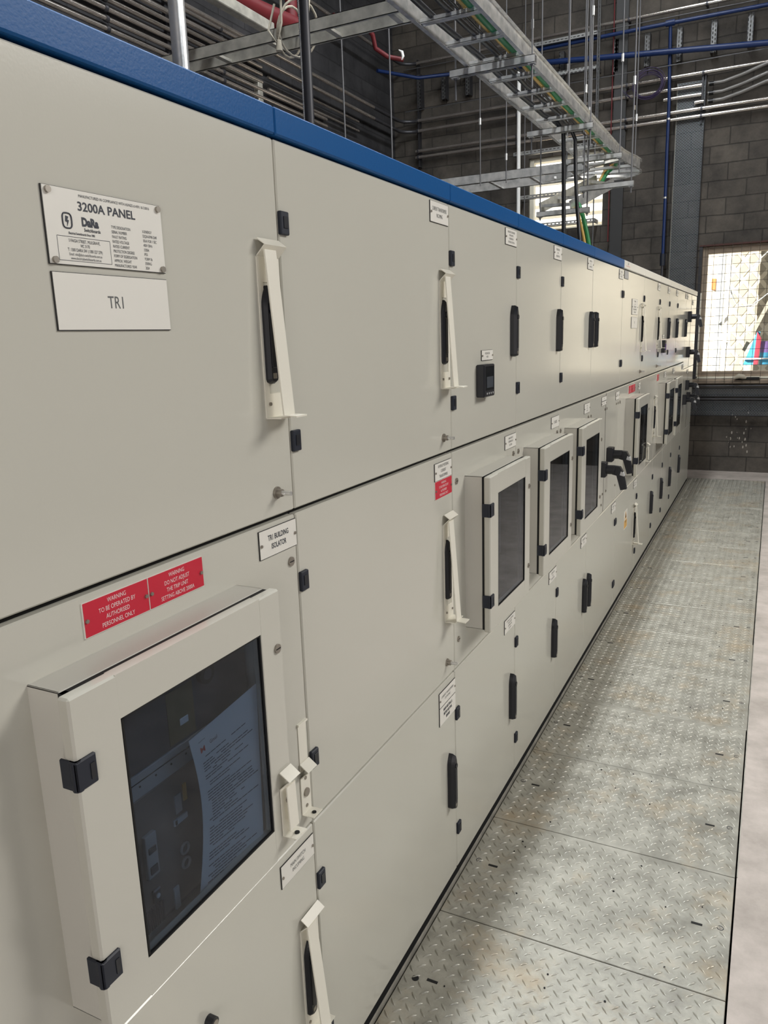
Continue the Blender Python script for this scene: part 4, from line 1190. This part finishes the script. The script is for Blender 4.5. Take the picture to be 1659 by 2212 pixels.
tag(s.build('earth_cable'), 'yellow striped cable running beside the green one on the ladder', 'cable')

# ladder branching left near the camera
def side_ladder(lab, xa, xb, ya2, yb2, z, h, mat, step, jointx=None):
    t = thing('cable_ladder', lab, 'cable ladder', ((xa + xb) / 2, (ya2 + yb2) / 2, z))
    for q in (ya2, yb2):
        s = MB(); s.box(xa, xb, q, q + 0.003, z, z + h, mat); s.box(xa, xb, q, q + 0.016, z, z + 0.003, mat); s.box(xa, xb, q, q + 0.016, z + h - 0.003, z + h, mat)
        if jointx: s.box(jointx - 0.06, jointx + 0.06, q - 0.004, q, z + 0.008, z + h - 0.008, mat); s.cyl((jointx - 0.03, q - 0.008, z + h / 2), (jointx - 0.03, q, z + h / 2), 0.008, mat, 8)
        s.build('side_rail', t)
    xx = xa + step * 0.6
    while xx < xb:
        s = MB(); s.box(xx, xx + 0.03, ya2 + 0.003, yb2, z + 0.006, z + 0.020, mat); s.build('rung', t); xx += step
    return t
side_ladder('weathered narrow cable ladder crossing left from the main ladder, with rope tied on', -3.6, -0.87, 3.715, 3.86, ZL + 0.002, 0.060, 'galvanised_old', 0.35)
side_ladder('bright galvanised cable ladder branching left just above the blue strip', -3.4, -0.90, 7.93, 8.40, ZL, 0.085, 'galvanised', 0.42, jointx=-1.25)
s = MB(); s.box(-3.4, -1.1, 3.9, 3.94, 3.58, 3.64, 'galvanised_old', 0.003)
s = MB(); s.box(-2.045, -1.985, 1.5, 4.35, 3.60, 3.66, 'galvanised_old', 0.004)
tag(s.build('cable_trunking'), 'grey steel trunking running above and left of the rope tie', 'trunking')
# rope tie
s = MB()
cx, cy, cz = -1.53, 3.75, 3.34
def ring(c, ry, rz, tilt, ph, n=18, k3=1.0):
    return [(c[0] + tilt * math.sin(t + ph), c[1] + ry * math.cos(t), c[2] + rz * math.sin(t)) for t in [2 * math.pi * q / n for q in range(n)]]
s.tube(ring((cx, cy + 0.05, cz + 0.02), 0.12, 0.11, 0.03, 0), 0.006, 'rope', 6, closed=True)
s.tube(ring((cx + 0.05, cy + 0.05, cz + 0.03), 0.12, 0.13, 0.05, 1.0), 0.006, 'rope', 6, closed=True)
s.tube([(cx + 0.02, cy - 0.06, cz + 0.15), (cx + 0.10, cy - 0.04, cz + 0.20), (cx + 0.17, cy - 0.03, cz + 0.12), (cx + 0.16, cy - 0.04, cz + 0.02), (cx + 0.11, cy - 0.05, cz - 0.03)], 0.006, 'rope', 6)
s.tube([(cx - 0.02, cy - 0.06, cz + 0.12), (cx - 0.05, cy - 0.08, cz), (cx + 0.01, cy - 0.10, cz - 0.08), (cx + 0.03, cy - 0.08, cz + 0.02), (cx + 0.02, cy - 0.06, cz + 0.15)], 0.006, 'rope', 6)
s.tube([(cx + 0.02, cy - 0.06, cz + 0.14), (cx + 0.02, cy - 0.06, cz + 0.19)], [0.022, 0.016], 'rope', 8)
s.tube([(cx + 0.015, cy - 0.09, cz - 0.06), (cx + 0.015, cy - 0.09, cz - 0.11)], [0.012, 0.018], 'rope', 8)
s.tube([(cx + 0.02, cy - 0.06, cz + 0.18), (cx + 0.0, cy - 0.02, 3.9), (cx - 0.02, cy, 7.5)], 0.006, 'dark_steel', 6)
s.tube([(cx + 0.03, cy - 0.06, cz + 0.18), (cx + 0.03, cy - 0.02, 3.9), (cx + 0.03, cy, 7.5)], 0.006, 'dark_steel', 6)
tag(s.build('rope_tie'), 'knotted pale rope looped round the weathered ladder, hung from dark lines', 'rope')

# hanging poles at the left
s = MB(); s.cyl((-0.60, 1.765, 2.2), (-0.60, 1.765, 7.5), 0.0215, 'galvanised', 18)
tag(s.build('conduit_drop'), 'thick smooth grey steel pole rising from the cabinet top at upper left', 'pole')
s = MB(); s.cyl((-0.875, 2.86, 2.2), (-0.875, 2.86, 7.5), 0.0185, 'dark_steel', 18)
for q in range(240):
    zz = 2.25 + q * 0.0075
    s.tube([(-0.893 + 0.004 * math.cos(t), 2.850 + 0.004 * math.sin(t), zz) for t in (0, 1.57, 3.14, 4.71)], 0.0016, 'galvanised', 4, closed=True)
s.cyl((-0.893, 2.850, 2.2), (-0.893, 2.850, 4.2), 0.0035, 'galvanised', 8)
tag(s.build('ribbed_pole'), 'dark ribbed steel pole behind the blue strip, right of the rope tie', 'pole')
# thin rods
def rod(lab, x, y, z0, z1=7.5, r=0.006, coup=None):
    s = MB(); s.cyl((x, y, z0), (x, y, z1), r, 'rod_steel', 8)
    if coup: s.cyl((x, y, coup - 0.03), (x, y, coup + 0.03), r * 2.1, 'galvanised', 8)
    tag(s.build('hanger_rod'), lab, 'rod', 'thin threaded rods hanging from the roof')
rod('thin hanger rod just right of the ribbed pole', -2.05, 5.3, 2.2)
rod('thin hanger rod midway between ribbed pole and main ladder', -1.82, 5.6, 2.2)
rod('thin rod with coupling crossing the conduits, left end of the bright branch ladder', -1.93, 7.88, 3.26, coup=3.86)
rod('second thin rod holding the bright branch ladder, right of the one with coupling', -1.66, 7.88, 3.26, coup=3.50)
rod('thin rod passing the high window at left', -1.98, 9.6, 2.6)
rod('thin rod ending at the main ladder between first and second strut', -0.60, 6.0, 3.40)
rod('leftmost of the close pair of rods right of the main ladder', -0.80, 7.40, 3.24, r=0.005)
rod('right rod of the close pair right of the main ladder', -0.765, 7.40, 3.24, r=0.004)
rod('long thin rod with coupling reaching the ladder bend at right', -0.50, 8.30, 3.40, coup=3.78)

# ------------------------------------------------------------------ conduits on the end wall and left wall
YP = 10.5
def sup(z, x, y=YP): return (x, y, z)
def conduit(lab, z, xl, xr, r=0.0215, mat='conduit_steel', y=YP, corner=False, saddles=(-3.75, -2.35, -0.98, -0.12), couple=None, left_end=0.3, name='conduit', blue=False):
    t = thing(name, lab, 'conduit', ((xl + xr) / 2, y, z), None)
    s = MB(); s.tube([(xl, y, z), ((xl + xr) / 2, y, z + 0.003), (xr, y, z)], r, mat, 10); s.build('conduit_run', t)
    if corner:
        s = MB(); pts = []
        for q in range(9):
            an = math.pi / 2 * q / 8
            pts.append((xl - 0.12 * math.sin(an) if False else xl - 0.20 * math.sin(an), y - 0.20 * (1 - math.cos(an)) - 0.0, z))
        pts = [(xl, y, z)] + [(xl - 0.20 * math.sin(math.pi / 2 * q / 8), y - 0.20 * (1 - math.cos(math.pi / 2 * q / 8)), z) for q in range(1, 9)] + [(xl - 0.20, y - 0.9, z)]
        s.tube(pts, r, 'conduit_dark', 10); s.build('conduit_bend', t)
        s = MB(); s.tube([(xl - 0.20, y - 0.9, z), (xl - 0.20, left_end, z)], r, mat, 10); s.build('conduit_run', t)
    for xx in saddles:
        if xl < xx < xr:
            s = MB(); s.tube([(xx - 0.012, y, z), (xx + 0.012, y, z)], r * 1.35, 'conduit_dark', 10); s.box(xx - 0.010, xx + 0.010, y, YW, z - 0.012, z + 0.012, 'conduit_dark'); s.build('saddle', t)
    if couple:
        for xx in couple:
            s = MB(); s.cyl((xx - 0.05, y, z), (xx + 0.05, y, z), r * 1.2, 'galvanised', 10); s.build('coupling', t)
    return t
conduit('highest steel conduit on the end wall, crossing behind the hanger rods', 5.40, -3.75, 3.5, corner=True)
conduit('steel conduit of the upper pair, running behind the purple cable coil', 4.685, -3.77, 3.5, corner=True, couple=(-1.95,))
conduit('lower conduit of the upper pair, ending beside the wall bracket at right', 4.555, -3.77, -0.13, corner=True, couple=(-1.95,))
conduit('upper conduit of the lower pair crossing the end wall', 4.300, -3.79, 3.5)
conduit('lowest long steel conduit across the end wall', 4.220, -3.79, 3.5)
conduit('short steel conduit stub with its own flexible tail, upper right', 4.455, -0.55, -0.13, saddles=())
conduit('shortest steel conduit stub beside the wall bracket', 4.375, -0.20, -0.10, saddles=())
for zz, lab in ((4.555, 'top flexible cable leaving the wall bracket to the right'), (4.455, 'middle flexible cable leaving the wall bracket to the right'), (4.370, 'bottom flexible cable leaving the wall bracket to the right')):
    s = MB(); s.tube([(-0.06, YP, zz), (0.10, YP, zz), (0.30, YP - 0.01, zz + 0.04), (0.55, YP - 0.06, zz + 0.10), (0.9, YP - 0.07, zz + 0.14), (2.5, YP - 0.07, zz + 0.16)], 0.021, 'conduit_tail', 10)
    s.cyl((-0.05, YP, zz), (0.0, YP, zz), 0.026, 'gap_black', 8); s.box(-0.05, 0.02, YP - 0.03, YP - 0.022, zz - 0.005, zz + 0.005, 'rod_steel')
    tag(s.build('flexible_cable'), lab, 'cable')
s = MB(); s.box(-0.132, -0.112, YP + 0.018, YW, 4.14, 4.72, 'dark_steel'); s.box(-0.098, -0.088, YP + 0.018, YW, 4.30, 4.72, 'dark_steel')
tag(s.build('wall_bracket'), 'dark vertical strut on the end wall carrying the right-hand conduits', 'bracket')
s = MB(); s.box(-3.76, -3.74, YP + 0.018, YW, 4.1, 5.45, 'dark_steel')
tag(s.build('wall_bracket'), 'dark vertical strut at the left corner of the end wall', 'bracket')

# left wall bank of conduits
for q, (zz, lab) in enumerate(((4.72, 'topmost'), (4.635, 'second from top'), (4.56, 'third from top'), (4.49, 'fourth from top'), (4.42, 'fifth from top'), (4.345, 'second from bottom'), (4.27, 'lowest'))):
    t = thing('conduit', lab + ' conduit of the bank on the dark left wall', 'conduit', (XL + 0.05, 5, zz), 'bank of conduits on the left wall')
    yend = 7.3 if q < 5 else 8.6
    s = MB(); s.tube([(XL + 0.05, 0.6, zz), (XL + 0.05, yend, zz)], 0.0195, 'conduit_steel', 10); s.build('conduit_run', t)
    for yy in (5.17, 5.95, 6.65):
        s = MB(); s.tube([(XL + 0.05, yy - 0.015, zz), (XL + 0.05, yy + 0.015, zz)], 0.027, 'conduit_dark', 10); s.build('saddle', t)
s = MB(); s.box(XL, XL + 0.035, 5.90, 6.0, 2.0, 6.5, 'dark_steel'); tag(s.build('cable_riser'), 'dark vertical trunking on the left wall crossing the conduit bank', 'trunking')
s = MB(); s.box(XL, XL + 0.06, 7.22, 7.30, 2.0, 4.44, 'galvanised_old', 0.004); s.box(XL, XL + 0.06, 6.6, 7.30, 4.40, 4.44, 'galvanised_old', 0.004)
tag(s.build('wall_frame'), 'grey steel frame on the left wall just above the blue strip joint', 'bracket')
for zz, lab in ((4.49, 'upper curved conduit sweeping round the left corner'), (4.38, 'lower curved conduit sweeping round the left corner')):
    s = MB(); s.tube([(XL + 0.06, 7.4, zz), (XL + 0.06, 8.4, zz), (XL + 0.06, 9.4, zz)], 0.014, 'conduit_steel', 8); tag(s.build('conduit'), lab, 'conduit')
s = MB(); s.tube([(-3.1, 1.0, 4.25), (-3.05, 3.6, 4.29), (-3.0, 5.68, 4.34), (-2.98, 6.3, 4.39)], 0.085, 'pipe_red', 16); s.tube([(-2.98, 6.15, 4.38), (-2.98, 6.15, 7.0)], 0.05, 'pipe_red', 12)
s.tube([(-3.01, 5.0, 4.325), (-3.01, 5.02, 4.325)], 0.098, 'pipe_red', 16)
tag(s.build('sprinkler_main'), 'large red pipe running overhead behind the rope tie', 'pipe')
s = MB(); s.tube([(-3.0, 6.9, 4.70), (-2.85, 7.2, 4.72), (-2.80, 7.3, 4.62), (-2.80, 7.35, 4.52), (-2.72, 7.45, 4.46), (-2.60, 7.55, 4.44)], 0.022, 'pipe_red', 10)
rp = tag(s.build('red_branch_pipe'), 'thin kinked red pipe hanging beyond the ribbed pole', 'pipe')
s = MB(); s.tube([(-2.60, 7.45, 4.50), (-2.57, 7.46, 4.48), (-2.56, 7.46, 4.44), (-2.575, 7.46, 4.41)], [0.004, 0.014, 0.014, 0.004], 'outside_white', 8)
o = s.build('end_cap', rp); o['label'] = 'small white crescent shaped end'

# blue conduits
s = MB(); s.tube([(-2.4, 10.4, 5.10), (-1.94, 10.4, 5.075), (-0.73, 10.4, 4.965), (0.54, 10.4, 4.85), (2.0, 10.4, 4.86)], 0.032, 'pipe_blue', 14)
tag(s.build('blue_pipe'), 'thick blue pipe sloping across the end wall above the coil', 'pipe')
s = MB(); s.tube([(-3.9, 9.6, 5.10), (-3.6, 10.2, 5.12), (-3.2, 10.42, 5.16), (-2.07, 10.42, 5.245), (-0.74, 10.42, 5.25), (0.5, 10.42, 5.24), (2.0, 10.42, 5.24)], 0.022, 'pipe_blue', 12)
s.tube([(-0.55, 10.42, 5.25), (-0.45, 10.42, 5.25)], 0.034, 'pipe_blue', 12)
tag(s.build('blue_pipe'), 'thin blue pipe along the top of the end wall with a tee', 'pipe')
s = MB(); s.tube([(-0.50, 10.44, 5.25), (-0.495, 10.46, 4.9), (-0.48, 10.46, 4.4), (-0.48, 10.46, 3.9), (-0.475, 10.46, 3.3), (-0.475, 10.46, 2.62)], 0.019, 'pipe_blue', 12)
s.tube([(-0.475, 10.46, 2.70), (-0.475, 10.46, 2.56)], 0.032, 'hinge_black', 12)
for zz in (4.23, 3.35): s.tube([(-0.48, 10.46, zz - 0.01), (-0.48, 10.46, zz + 0.01)], 0.024, 'galvanised', 12)
s.tube([(-0.475, 10.46, 2.56), (-0.475, 10.46, 1.6)], 0.014, 'conduit_dark', 10)
tag(s.build('blue_drop_pipe'), 'vertical blue pipe dropping down the end wall left of the perforated tray', 'pipe')
# thin catenary lines
s = MB(); s.tube([(-3.9, 10.42, 4.80), (-2.2, 10.42, 4.795), (-0.7, 10.42, 4.80), (0.6, 10.42, 4.80), (2.0, 10.42, 4.81)], 0.006, 'rod_steel', 6); tag(s.build('wire_line'), 'thin wire strung across the end wall just above the purple coil', 'wire')
s = MB(); s.tube([(-3.9, 10.4, 5.31), (-2.07, 10.4, 5.30), (-0.75, 10.4, 5.305), (0.5, 10.4, 5.30), (2.0, 10.4, 5.30)], 0.006, 'rod_steel', 6); tag(s.build('wire_line'), 'thin wire strung just above the thin blue pipe', 'wire')
# perforated vertical struts hanging between the wires
for xx, z0, z1, lab in ((-1.12, 4.86, 5.22, 'at the red cable'), (-0.76, 4.86, 5.22, 'left of the blue tee'), (-0.40, 4.85, 5.22, 'right of the blue tee'), (-0.03, 4.88, 5.22, 'fourth from the left'), (0.35, 4.90, 5.22, 'rightmost, at the edge of the photo'),
                        (-1.78, 4.86, 5.2, 'beside the main ladder'), (-3.72, 4.84, 5.26, 'at the dark corner'), (-3.36, 4.9, 5.2, 'second from the dark corner'), (-3.02, 4.9, 5.2, 'third from the dark corner')):
    s = MB(); s.box(xx - 0.028, xx + 0.028, 10.50, 10.503, z0, z1, 'strut_perforated'); s.box(xx - 0.031, xx - 0.028, 10.49, YW, z0, z1, 'dark_steel'); s.box(xx + 0.028, xx + 0.031, 10.49, YW, z0, z1, 'dark_steel')
    tag(s.build('perforated_strut'), 'short slotted steel strut on the upper end wall, ' + lab, 'strut', 'slotted struts on the upper end wall')
for (xa, xb, zz, lab) in ((-2.1, -1.32, 5.296, 'above the thin blue pipe'), (-1.82, -1.31, 4.92, 'below the thick blue pipe'), (-2.36, -1.30, 4.06, 'over the high window'), (-2.28, -1.32, 3.525, 'across the middle of the high window'), (-2.28, -1.30, 3.165, 'across the bottom of the high window')):
    s = MB(); s.box(xa, xb, 10.38, 10.383, zz - 0.022, zz + 0.022, 'strut_perforated_flat'); s.box(xa, xb, 10.36, 10.42, zz - 0.030, zz - 0.026, 'rod_steel'); s.box(xa, xa + 0.02, 10.383, YW, zz - 0.022, zz + 0.022, 'rod_steel'); s.box(xb - 0.02, xb, 10.383, YW, zz - 0.022, zz + 0.022, 'rod_steel')
    tag(s.build('slotted_rail'), 'horizontal slotted rail ' + lab, 'rail', 'horizontal slotted rails near the high window')
s = MB(); s.cyl((-2.265, 10.30, 0.0), (-2.265, 10.30, 5.0), 0.024, 'outside_white', 12); tag(s.build('white_pole'), 'white vertical pole just left of the high window', 'pole')
s = MB(); s.cyl((-1.31, 10.34, 2.2), (-1.31, 10.34, 5.9), 0.008, 'rod_steel', 8); s.box(-1.315, -1.285, 10.36, 10.38, 4.3, 5.9, 'strut_perforated'); tag(s.build('support_rail'), 'slim vertical rail at the right edge of the high window', 'rail')
s = MB(); s.cyl((-1.15, 10.48, 2.9), (-1.15, 10.48, 5.95), 0.007, 'pipe_red', 8); tag(s.build('red_cable'), 'thin red vertical cable beside the steel column', 'cable')
# steel column
s = MB(); s.box(-1.13, -0.985, 10.50, 10.53, 0.0, ZC, 'column_paint'); s.box(-1.065, -1.05, 10.53, 10.60, 0.0, ZC, 'column_paint')
s.box(-1.14, -0.975, 10.485, 10.50, 3.95, 4.17, 'column_paint', 0.002)
for xx in (-1.11, -1.0):
    for zz in (4.0, 4.12): s.cyl((xx, 10.478, zz), (xx, 10.486, zz), 0.009, 'dark_steel', 6)
tag(s.build('steel_column'), 'grey steel column with bolted plate against the end wall', 'column')
# purple coil
s = MB()
rc = random.Random(11)
for q in range(9):
    r1 = rc.uniform(0.145, 0.185); r2 = r1 * rc.uniform(0.82, 0.95); ox, oz = rc.uniform(-0.012, 0.012), rc.uniform(-0.03, 0.02)
    s.tube([(-0.715 + ox + r1 * math.cos(t), 10.38 + 0.006 * q + 0.01 * math.sin(t * 2), 4.64 + oz + r2 * math.sin(t)) for t in [2 * math.pi * k2 / 28 for k2 in range(28)]], 0.0042, 'cable_purple', 6, closed=True)
s.tube([(-0.86, 10.38, 4.60), (-0.865, 10.38, 4.48), (-0.86, 10.38, 4.39)], 0.006, 'cable_purple', 6); s.tube([(-0.86, 10.38, 4.42), (-0.86, 10.38, 4.37)], 0.012, 'rope', 6)
s.tube([(-0.73, 10.40, 4.80), (-0.73, 10.39, 4.74)], 0.006, 'gap_black', 6)
s.tube([(-0.85, 10.4, 4.63), (-1.0, 10.42, 4.58), (-0.9, 10.42, 4.50), (-1.04, 10.42, 4.64)], 0.004, 'cable_purple', 6)
tag(s.build('cable_coil'), 'coil of purple cable hanging from the wire on the end wall', 'cable coil')
# trays
t = thing('perforated_tray', 'tall vertical perforated cable tray on the end wall left of the mesh window', 'cable tray', (-0.24, 10.55, 1.1))
s = MB(); s.box(-0.40, -0.085, 10.552, 10.554, 1.1, 4.62, 'tray_perforated'); s.build('tray_base', t)
s = MB(); s.box(-0.088, -0.085, 10.53, 10.59, 1.1, 4.62, 'dark_steel'); s.box(-0.403, -0.40, 10.53, 10.59, 1.1, 4.62, 'galvanised_old'); s.build('tray_flange', t)
for z0, z1, lab in ((0.955, 1.055, 'upper of the two horizontal perforated trays under the mesh window'), (0.72, 0.905, 'lower, wider horizontal perforated tray under the mesh window')):
    t = thing('perforated_tray', lab, 'cable tray', (1.0, 10.5, z0))
    s = MB(); s.box(-0.4, 2.6, 10.500, 10.502, z0, z1, 'tray_perforated_low'); s.build('tray_base', t)
    s = MB(); s.box(-0.4, 2.6, 10.45, 10.502, z0 - 0.004, z0, 'dark_steel'); s.box(-0.4, 2.6, 10.45, 10.502, z1, z1 + 0.004, 'dark_steel'); s.box(-0.4, 2.6, 10.45, 10.454, z0 - 0.004, z0 + 0.006, 'dark_steel'); s.box(-0.4, 2.6, 10.45, 10.454, z1 - 0.006, z1 + 0.004, 'dark_steel'); s.build('tray_flange', t)
s = MB(); s.box(-0.5, 2.7, 10.46, 10.52, 0.918, 0.936, 'conduit_dark', 0.003); tag(s.build('trunking_bar'), 'dark blue-grey bar between the two horizontal perforated trays', 'trunking')
s = MB(); s.tube([(-0.4, 10.56, 1.075), (1.0, 10.56, 1.085), (2.6, 10.56, 1.08)], 0.007, 'conduit_dark', 6); tag(s.build('wall_cable'), 'thin dark cable along the wall just below the window sill', 'cable')
